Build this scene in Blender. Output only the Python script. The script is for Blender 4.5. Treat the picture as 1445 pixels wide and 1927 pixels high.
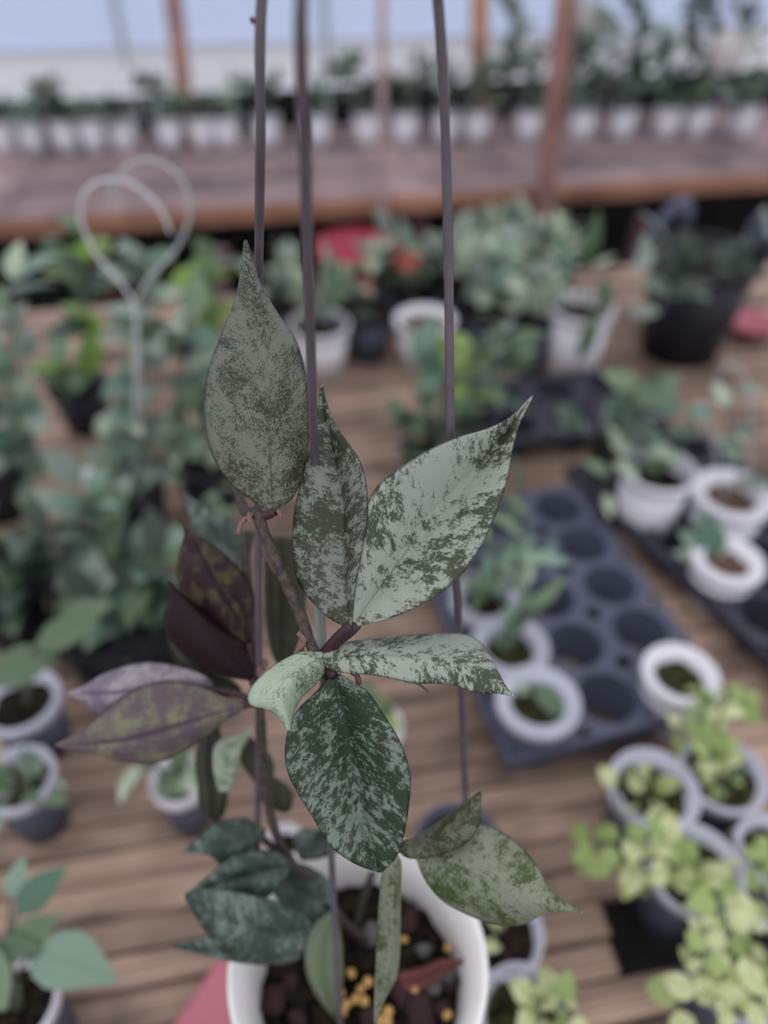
import bpy, bmesh, math, random
from mathutils import Vector, Matrix, Quaternion
for _o in list(bpy.data.objects):
    bpy.data.objects.remove(_o)
S = bpy.context.scene
COL = S.collection
rnd = random.Random(7)

# ------------------------------------------------------------------ camera
FPX, CX, CY = 1390.0, 722.5, 963.5
CAMH = 0.75
PITCH = math.radians(42)
cP, sP = math.cos(PITCH), math.sin(PITCH)
cam_d = bpy.data.cameras.new('camera')
cam = bpy.data.objects.new('camera', cam_d)
COL.objects.link(cam)
cam.location = (0, 0, CAMH)
cam.rotation_euler = (math.pi / 2 - PITCH, 0, 0)
cam_d.sensor_fit = 'VERTICAL'
cam_d.sensor_height = 36.0
cam_d.sensor_width = 36.0
cam_d.lens = FPX / 1927 * 36.0
cam_d.clip_start = 0.01
cam_d.dof.use_dof = True
cam_d.dof.focus_distance = 0.292
cam_d.dof.aperture_fstop = 2.9
S.camera = cam

# ------------------------------------------------------------------ sky, exposure
W = bpy.data.worlds.new('world')
S.world = W
W.use_nodes = True
nt = W.node_tree
nt.nodes.clear()
geo = nt.nodes.new('ShaderNodeTexCoord')
sep = nt.nodes.new('ShaderNodeSeparateXYZ')
rmp = nt.nodes.new('ShaderNodeValToRGB')
bg = nt.nodes.new('ShaderNodeBackground')
ow = nt.nodes.new('ShaderNodeOutputWorld')
nt.links.new(geo.outputs['Generated'], sep.inputs[0])
nt.links.new(sep.outputs['Z'], rmp.inputs[0])
nt.links.new(rmp.outputs[0], bg.inputs[0])
nt.links.new(bg.outputs[0], ow.inputs[0])
rmp.color_ramp.elements[0].position = 0.0            # overcast sky: brighter towards the zenith
rmp.color_ramp.elements[0].color = (0.56, 0.58, 0.65, 1)
rmp.color_ramp.elements[1].position = 1.0
rmp.color_ramp.elements[1].color = (1.0, 1.0, 1.06, 1)
bg.inputs[1].default_value = 1.55
S.view_settings.view_transform = 'Standard'
S.view_settings.look = 'None'
S.view_settings.exposure = -0.12
S.view_settings.gamma = 1.0
S.view_settings.use_curve_mapping = False


# ------------------------------------------------------------------ geometry of the view
def ray(px, py):
    dx, dy = (px - CX) / FPX, -(py - CY) / FPX
    return Vector((dx, cP + dy * sP, -sP + dy * cP))


def D(px, py, d):                      # point seen at a pixel at optical depth d
    return Vector((0, 0, CAMH)) + ray(px, py) * d


def G(px, py, z=0.0):                  # point seen at a pixel on the level z
    r = ray(px, py)
    return Vector((0, 0, CAMH)) + r * ((z - CAMH) / r.z)


def V(px, py, y):                      # point seen at a pixel at world distance y
    r = ray(px, py)
    return Vector((0, 0, CAMH)) + r * (y / r.y)


def depth(p):
    return p.y * cP - (p.z - CAMH) * sP


# ------------------------------------------------------------------ materials
def lin(c):
    return tuple(((v / 255) / 12.92 if v / 255 <= .04045 else ((v / 255 + .055) / 1.055) ** 2.4) for v in c) + (1.0,)


class N:
    def __init__(s, name):
        s.m = bpy.data.materials.new(name)
        s.m.use_nodes = True
        s.t = s.m.node_tree
        s.b = s.t.nodes['Principled BSDF']
        s.out = s.t.nodes['Material Output']

    def n(s, kind, **kw):
        x = s.t.nodes.new('ShaderNode' + kind)
        for k, v in kw.items():
            setattr(x, k, v)
        return x

    def l(s, a, b):
        s.t.links.new(a, b)

    def math(s, op, a, b=None, clamp=False):
        x = s.n('Math', operation=op, use_clamp=clamp)
        for i, v in enumerate((a, b)):
            if v is None:
                continue
            if isinstance(v, (int, float)):
                x.inputs[i].default_value = v
            else:
                s.l(v, x.inputs[i])
        return x.outputs[0]

    def step(s, v, a, b):              # 0 below a, 1 above b
        x = s.n('MapRange', interpolation_type='SMOOTHSTEP')
        x.inputs[1].default_value, x.inputs[2].default_value = a, b
        s.l(v, x.inputs[0])
        return x.outputs[0]

    def mix(s, f, a, b, mode='MIX'):
        x = s.n('Mix', data_type='RGBA', blend_type=mode)
        if isinstance(f, (int, float)):
            x.inputs[0].default_value = f
        else:
            s.l(f, x.inputs[0])
        for i, v in ((6, a), (7, b)):
            if isinstance(v, tuple):
                x.inputs[i].default_value = v
            else:
                s.l(v, x.inputs[i])
        return x.outputs[2]

    def noise(s, vec, scale, detail=3, rough=.5, dist=0.0):
        x = s.n('TexNoise')
        x.inputs['Scale'].default_value = scale
        x.inputs['Detail'].default_value = detail
        x.inputs['Roughness'].default_value = rough
        x.inputs['Distortion'].default_value = dist
        if vec is not None:
            s.l(vec, x.inputs['Vector'])
        return x.outputs[0]

    def bump(s, h, strength, dist=.001):
        x = s.n('Bump')
        x.inputs['Strength'].default_value = strength
        x.inputs['Distance'].default_value = dist
        s.l(h, x.inputs['Height'])
        s.l(x.outputs[0], s.b.inputs['Normal'])

    def thin(s, colour, f):            # leaf lets some light through
        tr = s.n('BsdfTranslucent')
        if isinstance(colour, tuple):
            tr.inputs[0].default_value = colour
        else:
            s.l(colour, tr.inputs[0])
        mx = s.n('MixShader')
        mx.inputs[0].default_value = f
        s.l(s.b.outputs[0], mx.inputs[1])
        s.l(tr.outputs[0], mx.inputs[2])
        s.l(mx.outputs[0], s.out.inputs[0])


def plain(name, c, rough=.5, var=.0, noise=0.0, nscale=30, spec=.28, c2=None):
    k = N(name)
    k.b.inputs['Roughness'].default_value = rough
    k.b.inputs['Specular IOR Level'].default_value = spec
    col = lin(c)
    if c2 is not None or noise:
        tc = k.n('TexCoord').outputs['Object']
        f = k.noise(tc, nscale, 4, .6)
        f = k.step(f, .38, .62)
        out = k.mix(f, col, lin(c2) if c2 else tuple(v * (1 - noise) for v in col[:3]) + (1,))
    else:
        out = col
    if var:
        r = k.n('ObjectInfo').outputs['Random']
        v = k.math('MULTIPLY_ADD', r, 2 * var)
        k.t.nodes[-1].inputs[2].default_value = 1 - var
        h = k.n('HueSaturation')
        k.l(v, h.inputs['Value'])
        if isinstance(out, tuple):
            h.inputs['Color'].default_value = out
        else:
            k.l(out, h.inputs['Color'])
        out = h.outputs[0]
    if isinstance(out, tuple):
        k.b.inputs['Base Color'].default_value = out
    else:
        k.l(out, k.b.inputs['Base Color'])
    return k.m


def leaf_mat(name, ca, cb, rough=.32, thin=.2, spot=None):
    """leaf of a background plant: colour varies from leaf to leaf, faint midrib"""
    k = N(name)
    r = k.n('ObjectInfo').outputs['Random']
    out = k.mix(r, lin(ca), lin(cb))
    tc = k.n('TexCoord').outputs['Object']
    if spot:
        f = k.step(k.noise(tc, 5.5, 3, .6, .4), .48, .56)
        out = k.mix(f, out, lin(spot))
    uv = k.n('UVMap', uv_map='UVMap').outputs[0]
    sx = k.n('SeparateXYZ')
    k.l(uv, sx.inputs[0])
    a = k.math('ABSOLUTE', k.math('SUBTRACT', sx.outputs[0], .5))
    rib = k.math('SUBTRACT', 1.0, k.step(a, .01, .05))
    out = k.mix(k.math('MULTIPLY', rib, .4), out, tuple(min(1, v * 1.5) for v in lin(ca)[:3]) + (1,))
    k.l(out, k.b.inputs['Base Color'])
    k.b.inputs['Roughness'].default_value = rough
    k.b.inputs['Specular IOR Level'].default_value = .38
    k.thin(out, thin)
    return k.m


def splash_mat(name, silver, green, green2, thr, scale=170.0, fine=.25, rough=.42, edge=(38, 34, 38), seed=0.0, along=.8, soft=.03, gate=.3):
    """silver splashed hoya leaf: ragged silver flecks on green, streaks running with the side veins"""
    k = N(name)
    uv = k.n('UVMap', uv_map='metric').outputs[0]
    sx = k.n('SeparateXYZ')
    k.l(uv, sx.inputs[0])
    u, v = sx.outputs[0], sx.outputs[1]
    au = k.math('ABSOLUTE', u)
    vv = k.math('SUBTRACT', v, k.math('MULTIPLY', au, .5))
    cb = k.n('CombineXYZ')
    k.l(k.math('MULTIPLY', u, 1.0), cb.inputs[0])
    k.l(k.math('MULTIPLY', vv, 1.0), cb.inputs[1])
    cb.inputs[2].default_value = seed
    mp = k.n('Mapping')
    mp.inputs['Scale'].default_value = (along, 1.0, 1.0)
    k.l(cb.outputs[0], mp.inputs['Vector'])
    vec = mp.outputs[0]
    n0 = k.noise(vec, scale * .26, 2, .5, .3)
    n1 = k.noise(vec, scale * 1.15, 10, .8, .2)
    n2 = k.noise(vec, scale * 5.0, 4, .7, .3)
    val = k.math('ADD', k.math('MULTIPLY', n1, 1 - fine), k.math('MULTIPLY', n2, fine))
    val = k.math('ADD', val, k.math('MULTIPLY', k.math('SUBTRACT', n0, .5), gate))
    f = k.step(val, thr - soft, thr + soft)
    g = k.mix(k.step(n0, .42, .62), lin(green), lin(green2))
    g = k.mix(k.math('MULTIPLY', n2, .35), g, tuple(c * .55 for c in lin(green)[:3]) + (1,))
    sv = k.mix(k.step(n1, .5, .8), tuple(c * .86 for c in lin(silver)[:3]) + (1,), lin(silver))
    out = k.mix(f, g, sv)
    nuv = k.n('UVMap', uv_map='UVMap').outputs[0]
    s2 = k.n('SeparateXYZ')
    k.l(nuv, s2.inputs[0])
    a = k.math('MULTIPLY', k.math('ABSOLUTE', k.math('SUBTRACT', s2.outputs[0], .5)), 2.0)
    out = k.mix(k.math('MULTIPLY', k.step(a, .955, .995), .65), out, lin(edge))
    rib = k.math('MULTIPLY', k.math('SUBTRACT', 1.0, k.step(a, .01, .055)), k.math('SUBTRACT', 1.0, k.step(s2.outputs[1], .1, .55)))
    out = k.mix(k.math('MULTIPLY', rib, .6), out, lin((46, 44, 42)))
    k.l(out, k.b.inputs['Base Color'])
    k.l(k.math('ADD', rough - .04, k.math('MULTIPLY', f, .12)), k.b.inputs['Roughness'])
    k.b.inputs['Specular IOR Level'].default_value = .3
    k.bump(k.math('ADD', val, k.math('MULTIPLY', n2, .5)), .25, .0006)
    return k.m


def wine_mat(name, wine, patch, thr, rib=(45, 24, 34), sheen=.45, scale=120.0, seed=0.0):
    """underside of a young hoya leaf: wine red with dull green blotches"""
    k = N(name)
    uv = k.n('UVMap', uv_map='metric').outputs[0]
    mp = k.n('Mapping')
    mp.inputs['Location'].default_value = (seed, seed * .7, 0)
    k.l(uv, mp.inputs['Vector'])
    n1 = k.noise(mp.outputs[0], scale, 3, .55, .3)
    n2 = k.noise(mp.outputs[0], scale * 6, 3, .6)
    f = k.step(k.math('ADD', n1, k.math('MULTIPLY', k.math('SUBTRACT', n2, .5), .4)), thr - .12, thr + .18)
    w = k.mix(n2, tuple(c * .7 for c in lin(wine)[:3]) + (1,), tuple(c * 1.3 for c in lin(wine)[:3]) + (1,))
    out = k.mix(k.math('MULTIPLY', f, .9), w, lin(patch))
    nuv = k.n('UVMap', uv_map='UVMap').outputs[0]
    s2 = k.n('SeparateXYZ')
    k.l(nuv, s2.inputs[0])
    a = k.math('MULTIPLY', k.math('ABSOLUTE', k.math('SUBTRACT', s2.outputs[0], .5)), 2.0)
    out = k.mix(k.math('MULTIPLY', k.math('SUBTRACT', 1.0, k.step(a, .03, .12)), .85), out, lin(rib))
    out = k.mix(k.math('MULTIPLY', k.step(a, .93, .99), .8), out, lin((34, 28, 34)))
    k.l(out, k.b.inputs['Base Color'])
    k.b.inputs['Roughness'].default_value = sheen
    k.b.inputs['Specular IOR Level'].default_value = .18
    k.bump(n2, .2, .0005)
    return k.m


def wood_mat(name, ca, cb, cdark):
    k = N(name)
    tc = k.n('TexCoord').outputs['Object']
    oi = k.n('ObjectInfo')
    off = k.n('CombineXYZ')
    k.l(k.math('MULTIPLY', oi.outputs['Random'], 37.0), off.inputs[0])
    ad = k.n('VectorMath', operation='ADD')
    k.l(tc, ad.inputs[0])
    k.l(off.outputs[0], ad.inputs[1])
    m1 = k.n('Mapping')
    m1.inputs['Scale'].default_value = (1.5, 60, 20)
    k.l(ad.outputs[0], m1.inputs['Vector'])
    g1 = k.noise(m1.outputs[0], 2.2, 5, .62, .4)
    m2 = k.n('Mapping')
    m2.inputs['Scale'].default_value = (2.2, 9, 5)
    k.l(ad.outputs[0], m2.inputs['Vector'])
    g2 = k.noise(m2.outputs[0], 2.0, 4, .6)
    out = k.mix(k.step(g1, .3, .7), lin(ca), lin(cb))
    out = k.mix(k.math('MULTIPLY', k.step(g2, .47, .68), .85), out, lin(cdark))
    pt = k.noise(tc, 3.2, 3, .6)
    out = k.mix(k.math('MULTIPLY', k.step(pt, .42, .68), .55), out, tuple(min(1, v * 1.45) for v in lin(ca)[:3]) + (1,))
    st = k.noise(k.n('NewGeometry').outputs['Position'], 5.0, 4, .6, .3)      # damp stains running over several slats
    out = k.mix(k.math('MULTIPLY', k.step(st, .5, .66), .6), out, lin(cdark))
    sy = k.n('SeparateXYZ')
    k.l(tc, sy.inputs[0])
    gr = k.math('SINE', k.math('MULTIPLY', sy.outputs[1], 1150.0))
    out = k.mix(k.math('MULTIPLY', k.step(gr, .35, .95), .45), out, lin(cdark))
    h = k.n('HueSaturation')
    k.l(k.math('ADD', .66, k.math('MULTIPLY', oi.outputs['Random'], .52)), h.inputs['Value'])
    k.l(out, h.inputs['Color'])
    k.l(h.outputs[0], k.b.inputs['Base Color'])
    k.b.inputs['Roughness'].default_value = .7
    k.b.inputs['Specular IOR Level'].default_value = .3
    k.bump(g1, .5, .002)
    return k.m


M = {}
M['wood'] = wood_mat('weathered_wood', (184, 157, 137), (128, 105, 94), (70, 58, 54))
M['wood_far'] = wood_mat('brown_wood', (160, 136, 134), (116, 100, 102), (80, 72, 76))
M['beam'] = wood_mat('orange_wood', (186, 138, 112), (160, 112, 90), (120, 86, 74))
M['post'] = wood_mat('reddish_post_wood', (200, 154, 142), (176, 130, 120), (140, 106, 100))
M['post_pale'] = wood_mat('pale_pinkish_wood', (206, 180, 180), (188, 164, 166), (160, 140, 142))
M['post_dark'] = wood_mat('dark_red_post_wood', (110, 72, 78), (88, 58, 62), (60, 42, 46))
M['earth'] = plain('earth_and_shade_board', (38, 36, 34), .9, noise=.5, nscale=8)  # earth of the floor; also the dark tone of the added wall boards
M['pot_white'] = plain('white_plastic', (228, 226, 232), .4, noise=.06, nscale=20)
M['pot_grey'] = plain('pale_grey_plastic', (190, 191, 204), .45, noise=.12, nscale=25)
M['pot_body'] = plain('slate_plastic', (74, 78, 92), .5, noise=.2, nscale=25)
M['pot_black'] = plain('black_plastic', (34, 35, 42), .4, noise=.2, nscale=25)
M['tray'] = plain('blue_grey_tray_plastic', (82, 86, 104), .5, noise=.22, nscale=9)
M['tray_dark'] = plain('dark_tray_plastic', (54, 55, 66), .5, noise=.2, nscale=9)
M['soil'] = plain('dark_potting_mix', (16, 14, 12), .95, c2=(50, 43, 34), nscale=140, spec=.1)
M['soil_moss'] = plain('mossy_potting_mix', (24, 25, 18), .95, c2=(70, 70, 42), nscale=110, spec=.1)
M['soil_brown'] = plain('brown_coir', (66, 52, 44), .9, c2=(112, 88, 72), nscale=120)
M['stem'] = plain('green_grey_stem', (92, 100, 84), .6)
M['stem_dark'] = plain('dark_stem', (66, 58, 56), .6)
M['red'] = plain('pinkish_red_plastic', (178, 104, 116), .42, noise=.08, nscale=12)
M['red_deep'] = plain('deep_red_plastic', (150, 36, 58), .4)
M['redflower'] = plain('coral_red_petal', (208, 84, 92), .5, var=.1)
M['orangeflower'] = plain('brick_orange_petal', (188, 108, 92), .5, var=.1)
M['label'] = plain('pale_wire', (208, 208, 212), .35)
M['hoop'] = plain('pale_grey_wire', (176, 180, 180), .4)
M['l_grey'] = leaf_mat('grey_green_leaf', (100, 116, 102), (156, 168, 154))
M['l_mid'] = leaf_mat('mid_green_leaf', (74, 98, 70), (120, 140, 110))
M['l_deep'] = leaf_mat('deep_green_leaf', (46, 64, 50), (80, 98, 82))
M['l_teal'] = leaf_mat('teal_green_leaf', (82, 112, 94), (132, 158, 138))
M['l_pale'] = leaf_mat('pale_leaf', (164, 178, 154), (196, 204, 184), spot=(130, 150, 124))
M['l_bright'] = leaf_mat('bright_green_leaf', (124, 164, 60), (156, 190, 84), thin=.35)
M['l_lime'] = leaf_mat('lime_cream_leaf', (180, 192, 122), (208, 214, 156), thin=.3, spot=(224, 228, 188))
M['l_green_lime'] = leaf_mat('yellow_green_leaf', (136, 160, 92), (178, 194, 124), thin=.3)
M['l_dark'] = leaf_mat('dark_leaf', (44, 54, 44), (82, 92, 78))  # dark grey-green, tone varied at random from leaf to leaf
M['bark'] = plain('purple_brown_bark', (74, 54, 56), .8, c2=(34, 27, 27), nscale=90, spec=.15)
M['pellet'] = plain('ochre_fertiliser', (196, 156, 96), .5, var=.12, noise=.15, nscale=200)
M['dead'] = plain('dry_red_brown_leaf', (110, 62, 58), .6, noise=.3, nscale=60)
M['stone'] = plain('grey_chip', (98, 98, 98), .7, noise=.3, nscale=120)
M['wire'] = plain('purple_grey_plastic_wire', (94, 85, 90), .35, noise=.18, nscale=60)
M['wire_pale'] = plain('pale_grey_plastic_wire', (138, 132, 138), .35, noise=.15, nscale=60)
M['wire_green'] = plain('grey_green_stake', (128, 136, 128), .45)
M['hero_stem'] = plain('dark_speckled_stem', (54, 47, 47), .6, c2=(80, 70, 60), nscale=300)
M['petiole'] = plain('dark_wine_petiole', (62, 40, 46), .4)
M['root'] = plain('pinkish_aerial_root', (122, 92, 88), .6)
M['cream'] = plain('cream_stained_plastic', (236, 233, 230), .4, noise=.08, nscale=25)
M['moss_pot'] = plain('cream_wall', (196, 186, 164), .5, c2=(210, 206, 196), nscale=18)

k = N('frosted_plastic_sheet')         # greenhouse sheeting: daylight comes through it
k.b.inputs['Base Color'].default_value = (.7, .74, .82, 1)
k.b.inputs['Roughness'].default_value = .5
k.thin((.84, .89, 1.0, 1), .88)
M['sheet'] = k.m
k = N('thin_white_pot_plastic')
k.b.inputs['Base Color'].default_value = (.9, .88, .86, 1)
k.thin((.95, .92, .9, 1), .5)
M['pot_thin'] = k.m
k = N('white_plastic_sheet')
k.b.inputs['Base Color'].default_value = (.9, .9, .92, 1)
k.b.inputs['Roughness'].default_value = .6
k.thin((1, .99, 1, 1), .7)
M['white_sheet'] = k.m


# ------------------------------------------------------------------ object helpers
def link(name, me, mat=None, parent=None, at=None):
    o = bpy.data.objects.new(name, me)
    COL.objects.link(o)
    if mat is not None and len(me.materials) == 0:
        me.materials.append(mat)
    if parent is not None:
        o.parent = parent
    if at is not None:
        o.location = at
    return o


def thing(name, label, cat, at, group=None):
    o = bpy.data.objects.new(name, None)
    o.empty_display_size = .02
    COL.objects.link(o)
    o.location = at
    tag(o, label, cat, group)
    return o


def tag(o, label, cat, group=None):
    o['label'] = label
    o['category'] = cat
    if group:
        o['group'] = group
    return o


def struct(o):
    o['kind'] = 'structure'
    return o


def mesh(name, vs, fs, smooth=True):
    me = bpy.data.meshes.new(name)
    me.from_pydata([tuple(v) for v in vs], [], fs)
    if smooth:
        me.polygons.foreach_set('use_smooth', [True] * len(me.polygons))
    me.update()
    return me


def box_mesh(name, sx, sy, sz, bev=0.0, z0=False):
    bm = bmesh.new()
    bmesh.ops.create_cube(bm, size=1)
    bmesh.ops.scale(bm, vec=(sx, sy, sz), verts=bm.verts)
    if z0:
        bmesh.ops.translate(bm, vec=(0, 0, sz / 2), verts=bm.verts)
    if bev:
        bmesh.ops.bevel(bm, geom=bm.edges[:], offset=bev, segments=1, affect='EDGES')
    me = bpy.data.meshes.new(name)
    bm.to_mesh(me)
    bm.free()
    return me


def catmull(pts, n):
    pts = [Vector(p) for p in pts]
    if len(pts) == 2:
        return [pts[0].lerp(pts[1], i / (n - 1)) for i in range(n)]
    L = [0.0]
    for a, b in zip(pts, pts[1:]):
        L.append(L[-1] + max(1e-9, (b - a).length))
    out = []
    for i in range(n):
        s = L[-1] * i / (n - 1)
        j = 0
        while j < len(pts) - 2 and L[j + 1] < s:
            j += 1
        t = (s - L[j]) / (L[j + 1] - L[j])
        p1, p2 = pts[j], pts[j + 1]
        h = L[j + 1] - L[j]
        m1 = (p2 - pts[j - 1]) / (L[j + 1] - L[j - 1]) * h if j > 0 else (p2 - p1)
        m2 = (pts[j + 2] - p1) / (L[j + 2] - L[j]) * h if j + 2 < len(pts) else (p2 - p1)
        t2, t3 = t * t, t * t * t
        out.append(p1 * (2 * t3 - 3 * t2 + 1) + m1 * (t3 - 2 * t2 + t) + p2 * (-2 * t3 + 3 * t2) + m2 * (t3 - t2))
    return out


def tube(name, pts, r, mat, parent=None, org=Vector((0, 0, 0)), n=None, seg=8, r2=None, wob=0.0):
    n = n or max(4, 4 * len(pts))
    P = catmull(pts, n)
    vs, fs = [], []
    up = Vector((.31, .17, .93))
    for i, p in enumerate(P):
        t = (P[min(i + 1, n - 1)] - P[max(i - 1, 0)]).normalized()
        a = t.cross(up).normalized()
        b = t.cross(a).normalized()
        rr = r + ((r2 if r2 is not None else r) - r) * i / (n - 1)
        if wob:
            rr *= 1 + wob * math.sin(i * 2.1) * math.sin(i * .77 + 1)
        for q in range(seg):
            w = 2 * math.pi * q / seg
            vs.append(p - org + a * rr * math.cos(w) + b * rr * math.sin(w))
    for i in range(n - 1):
        for q in range(seg):
            q2 = (q + 1) % seg
            fs.append((i * seg + q, i * seg + q2, (i + 1) * seg + q2, (i + 1) * seg + q))
    fs.append(tuple(range(seg))[::-1])
    fs.append(tuple((n - 1) * seg + q for q in range(seg)))
    return link(name, mesh(name, vs, fs), mat, parent)


def lathe_mesh(name, prof, seg=32, close_bottom=False):
    vs, fs = [], []
    for r, z in prof:
        for q in range(seg):
            w = 2 * math.pi * q / seg
            vs.append((r * math.cos(w), r * math.sin(w), z))
    for i in range(len(prof) - 1):
        for q in range(seg):
            q2 = (q + 1) % seg
            fs.append((i * seg + q, i * seg + q2, (i + 1) * seg + q2, (i + 1) * seg + q))
    if close_bottom:
        fs.append(tuple(range(seg))[::-1])
    return mesh(name, vs, fs)


_leafcache = {}


def leaf_mesh(kind, mat):
    """unit-long background leaf along +Y, folded on its midrib"""
    key = (kind, mat)
    if key in _leafcache:
        return _leafcache[key]
    prof = {'ovate': (.10, .62, .78, .66, .36, .0), 'long': (.08, .36, .44, .38, .22, .0), 'round': (.16, .86, 1.0, .9, .56, .0)}[kind]
    w = {'ovate': .36, 'long': .34, 'round': .38}[kind]
    vs, uvs, fs = [], [], []
    m = len(prof)
    for i, p in enumerate(prof):
        t = i / (m - 1)
        zb = -.16 * t * t + .06 * math.sin(t * 3)
        for s in (-1, -.5, 0, .5, 1):
            x = s * p * w
            vs.append((x, t, zb + .28 * abs(x) - .25 * x * x / max(w, .01)))
            uvs.append((s * .5 + .5, t))
    for i in range(m - 1):
        for j in range(4):
            a = i * 5 + j
            fs.append((a, a + 1, a + 6, a + 5))
    me = mesh('leaf', vs, fs)
    uvl = me.uv_layers.new(name='UVMap')
    for lp in me.loops:
        uvl.data[lp.index].uv = uvs[lp.vertex_index]
    me.materials.append(M[mat])
    _leafcache[key] = me
    return me


def add_leaf(root, p, direction, up, size, kind, mat, name='leaf', roll=0.0):
    y = Vector(direction).normalized()
    x = y.cross(Vector(up))
    if x.length < 1e-3:
        x = Vector((1, 0, 0))
    x.normalize()
    z = x.cross(y)
    R = Matrix((x, y, z)).transposed()
    o = bpy.data.objects.new(name, leaf_mesh(kind, mat))
    COL.objects.link(o)
    o.parent = root
    o.rotation_euler = (R @ Matrix.Rotation(roll, 3, 'Y')).to_euler()
    o.location = p - root.location
    o.scale = (size, size, size)
    return o


def rv(a=1.0):
    return Vector((rnd.uniform(-a, a), rnd.uniform(-a, a), rnd.uniform(-a, a)))


def vine(root, pts, n, size, mats, kind='ovate', stem='stem', r=.0016, spread=1.0, lift=.25, jit=0.0, dsize=.3):
    """a stem through pts with pairs of leaves along it"""
    tube('stem', pts, r, M[stem], root, root.location, n=max(6, 3 * len(pts)), seg=5)
    P = catmull(pts, n + 1)
    for i in range(1, n + 1):
        t = (P[i] - P[i - 1]).normalized()
        side = t.cross(Vector((0, 0, 1)))
        if side.length < .2:
            w = i * 2.4 + rnd.uniform(-.5, .5)
            side = Vector((math.cos(w), math.sin(w), 0))
        side.normalize()
        d = side * (1 if i % 2 else -1) * spread + rv(.55) + Vector((0, 0, lift)) + t * .35
        up = Vector((0, -.35, 1)) + rv(.5)
        s = size * rnd.uniform(1 - dsize, 1 + dsize)
        add_leaf(root, P[i] + rv(jit), d, up, s, kind, rnd.choice(mats), roll=rnd.uniform(-.4, .4))


def bush(root, centre, rad, hgt, n, size, mats, kind='ovate', stem='stem', nst=4, out=.6):
    """several short stems fanning out of a pot, leaves around their ends"""
    tips = []
    for i in range(nst):
        w = 2 * math.pi * (i + rnd.random() * .7) / nst
        e = centre + Vector((math.cos(w) * rad * rnd.uniform(.3, 1), math.sin(w) * rad * rnd.uniform(.3, 1), hgt * rnd.uniform(.6, 1)))
        mid = centre.lerp(e, .5) + Vector((0, 0, hgt * .15))
        tube('stem', [centre + rv(.006) * 1.0, mid, e], .0014, M[stem], root, root.location, n=7, seg=5)
        tips.append((centre, mid, e))
    for i in range(n):
        a, m, e = tips[i % nst]
        t = rnd.uniform(.3, 1.0)
        p = a.lerp(m, t * 2) if t < .5 else m.lerp(e, t * 2 - 1)
        d = (e - a).normalized() * out + rv(.8) + Vector((0, 0, .15))
        add_leaf(root, p, d, Vector((0, -.3, 1)) + rv(.5), size * rnd.uniform(.7, 1.25), kind, rnd.choice(mats), roll=rnd.uniform(-.4, .4))


_potc = {}


def pot(label, cat, at, dia, hgt, body='pot_body', rim='pot_grey', soil='soil', ring=.2, name='potted_plant', group=None, sink=.17, square=False):
    """lathe pot standing at `at`: body, rolled rim, inner wall, potting mix"""
    root = thing(name, label, cat, at, group)
    R = dia / 2
    key = (round(dia, 3), round(hgt, 3), body, rim, soil, ring, sink)
    if key not in _potc:
        rb = R * .72
        lipz = hgt - .012
        b = lathe_mesh('pot', [(rb * .9, 0), (rb, .001), (R * .93, lipz), (R * .90, lipz), (rb - .002, .004)], 28, True)
        b.materials.append(M[body])
        ri = R * (1 - 2 * ring)
        sz = hgt - sink * hgt
        rr = lathe_mesh('rim', [(R * .925, lipz - .004), (R * .97, lipz - .004), (R, hgt - .007), (R * .995, hgt - .002), (R * .97, hgt), (R * .93, hgt - .0005),
                                (R * .89, hgt - .005), (ri * 1.12, sz + .012), (ri * 1.0, sz - .004)], 32)
        rr.materials.append(M[rim])
        sv, sf = [], []
        rings = 6
        rs = ri * 1.06
        lr = random.Random(int(dia * 9999) + int(hgt * 777))
        for i in range(1, rings + 1):
            for q in range(20):
                w = 2 * math.pi * q / 20
                sv.append((rs * i / rings * math.cos(w), rs * i / rings * math.sin(w), sz + lr.uniform(-.003, .003)))
        sv.append((0, 0, sz + .002))
        for i in range(rings - 1):
            for q in range(20):
                q2 = (q + 1) % 20
                sf.append((i * 20 + q, i * 20 + q2, (i + 1) * 20 + q2, (i + 1) * 20 + q)[::-1])
        for q in range(20):
            sf.append((q, (q + 1) % 20, len(sv) - 1))
        sm = mesh('soil', sv, sf)
        sm.materials.append(M[soil])
        _potc[key] = (b, rr, sm)
    b, rr, sm = _potc[key]
    pb = link('pot', b, None, root)
    link('rim', rr, None, pb)
    link('soil', sm, None, root)
    root['rimz'] = hgt
    return root


def pot_px(label, px, py, wpx, hgt, cat='potted plant', base=0.0, **kw):
    c = G(px, py, base + hgt)
    dia = wpx * depth(c) / FPX
    r = pot(label, cat, Vector((c.x, c.y, base)), dia, hgt, **kw)
    top = Vector((c.x, c.y, base + hgt * .72))
    return r, top


# ================================================================== SETTING
ANG = math.radians(10.0)
U = Vector((math.cos(ANG), math.sin(ANG), 0))
Vd = Vector((-math.sin(ANG), math.cos(ANG), 0))


def B(a, b, z=0.0):
    return U * a + Vd * b + Vector((0, 0, z))


FLOOR = -.75
o = struct(link('floor', box_mesh('floor', 9, 9, .05), M['earth'], None, (0, 1.0, FLOOR - .025)))

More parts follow.
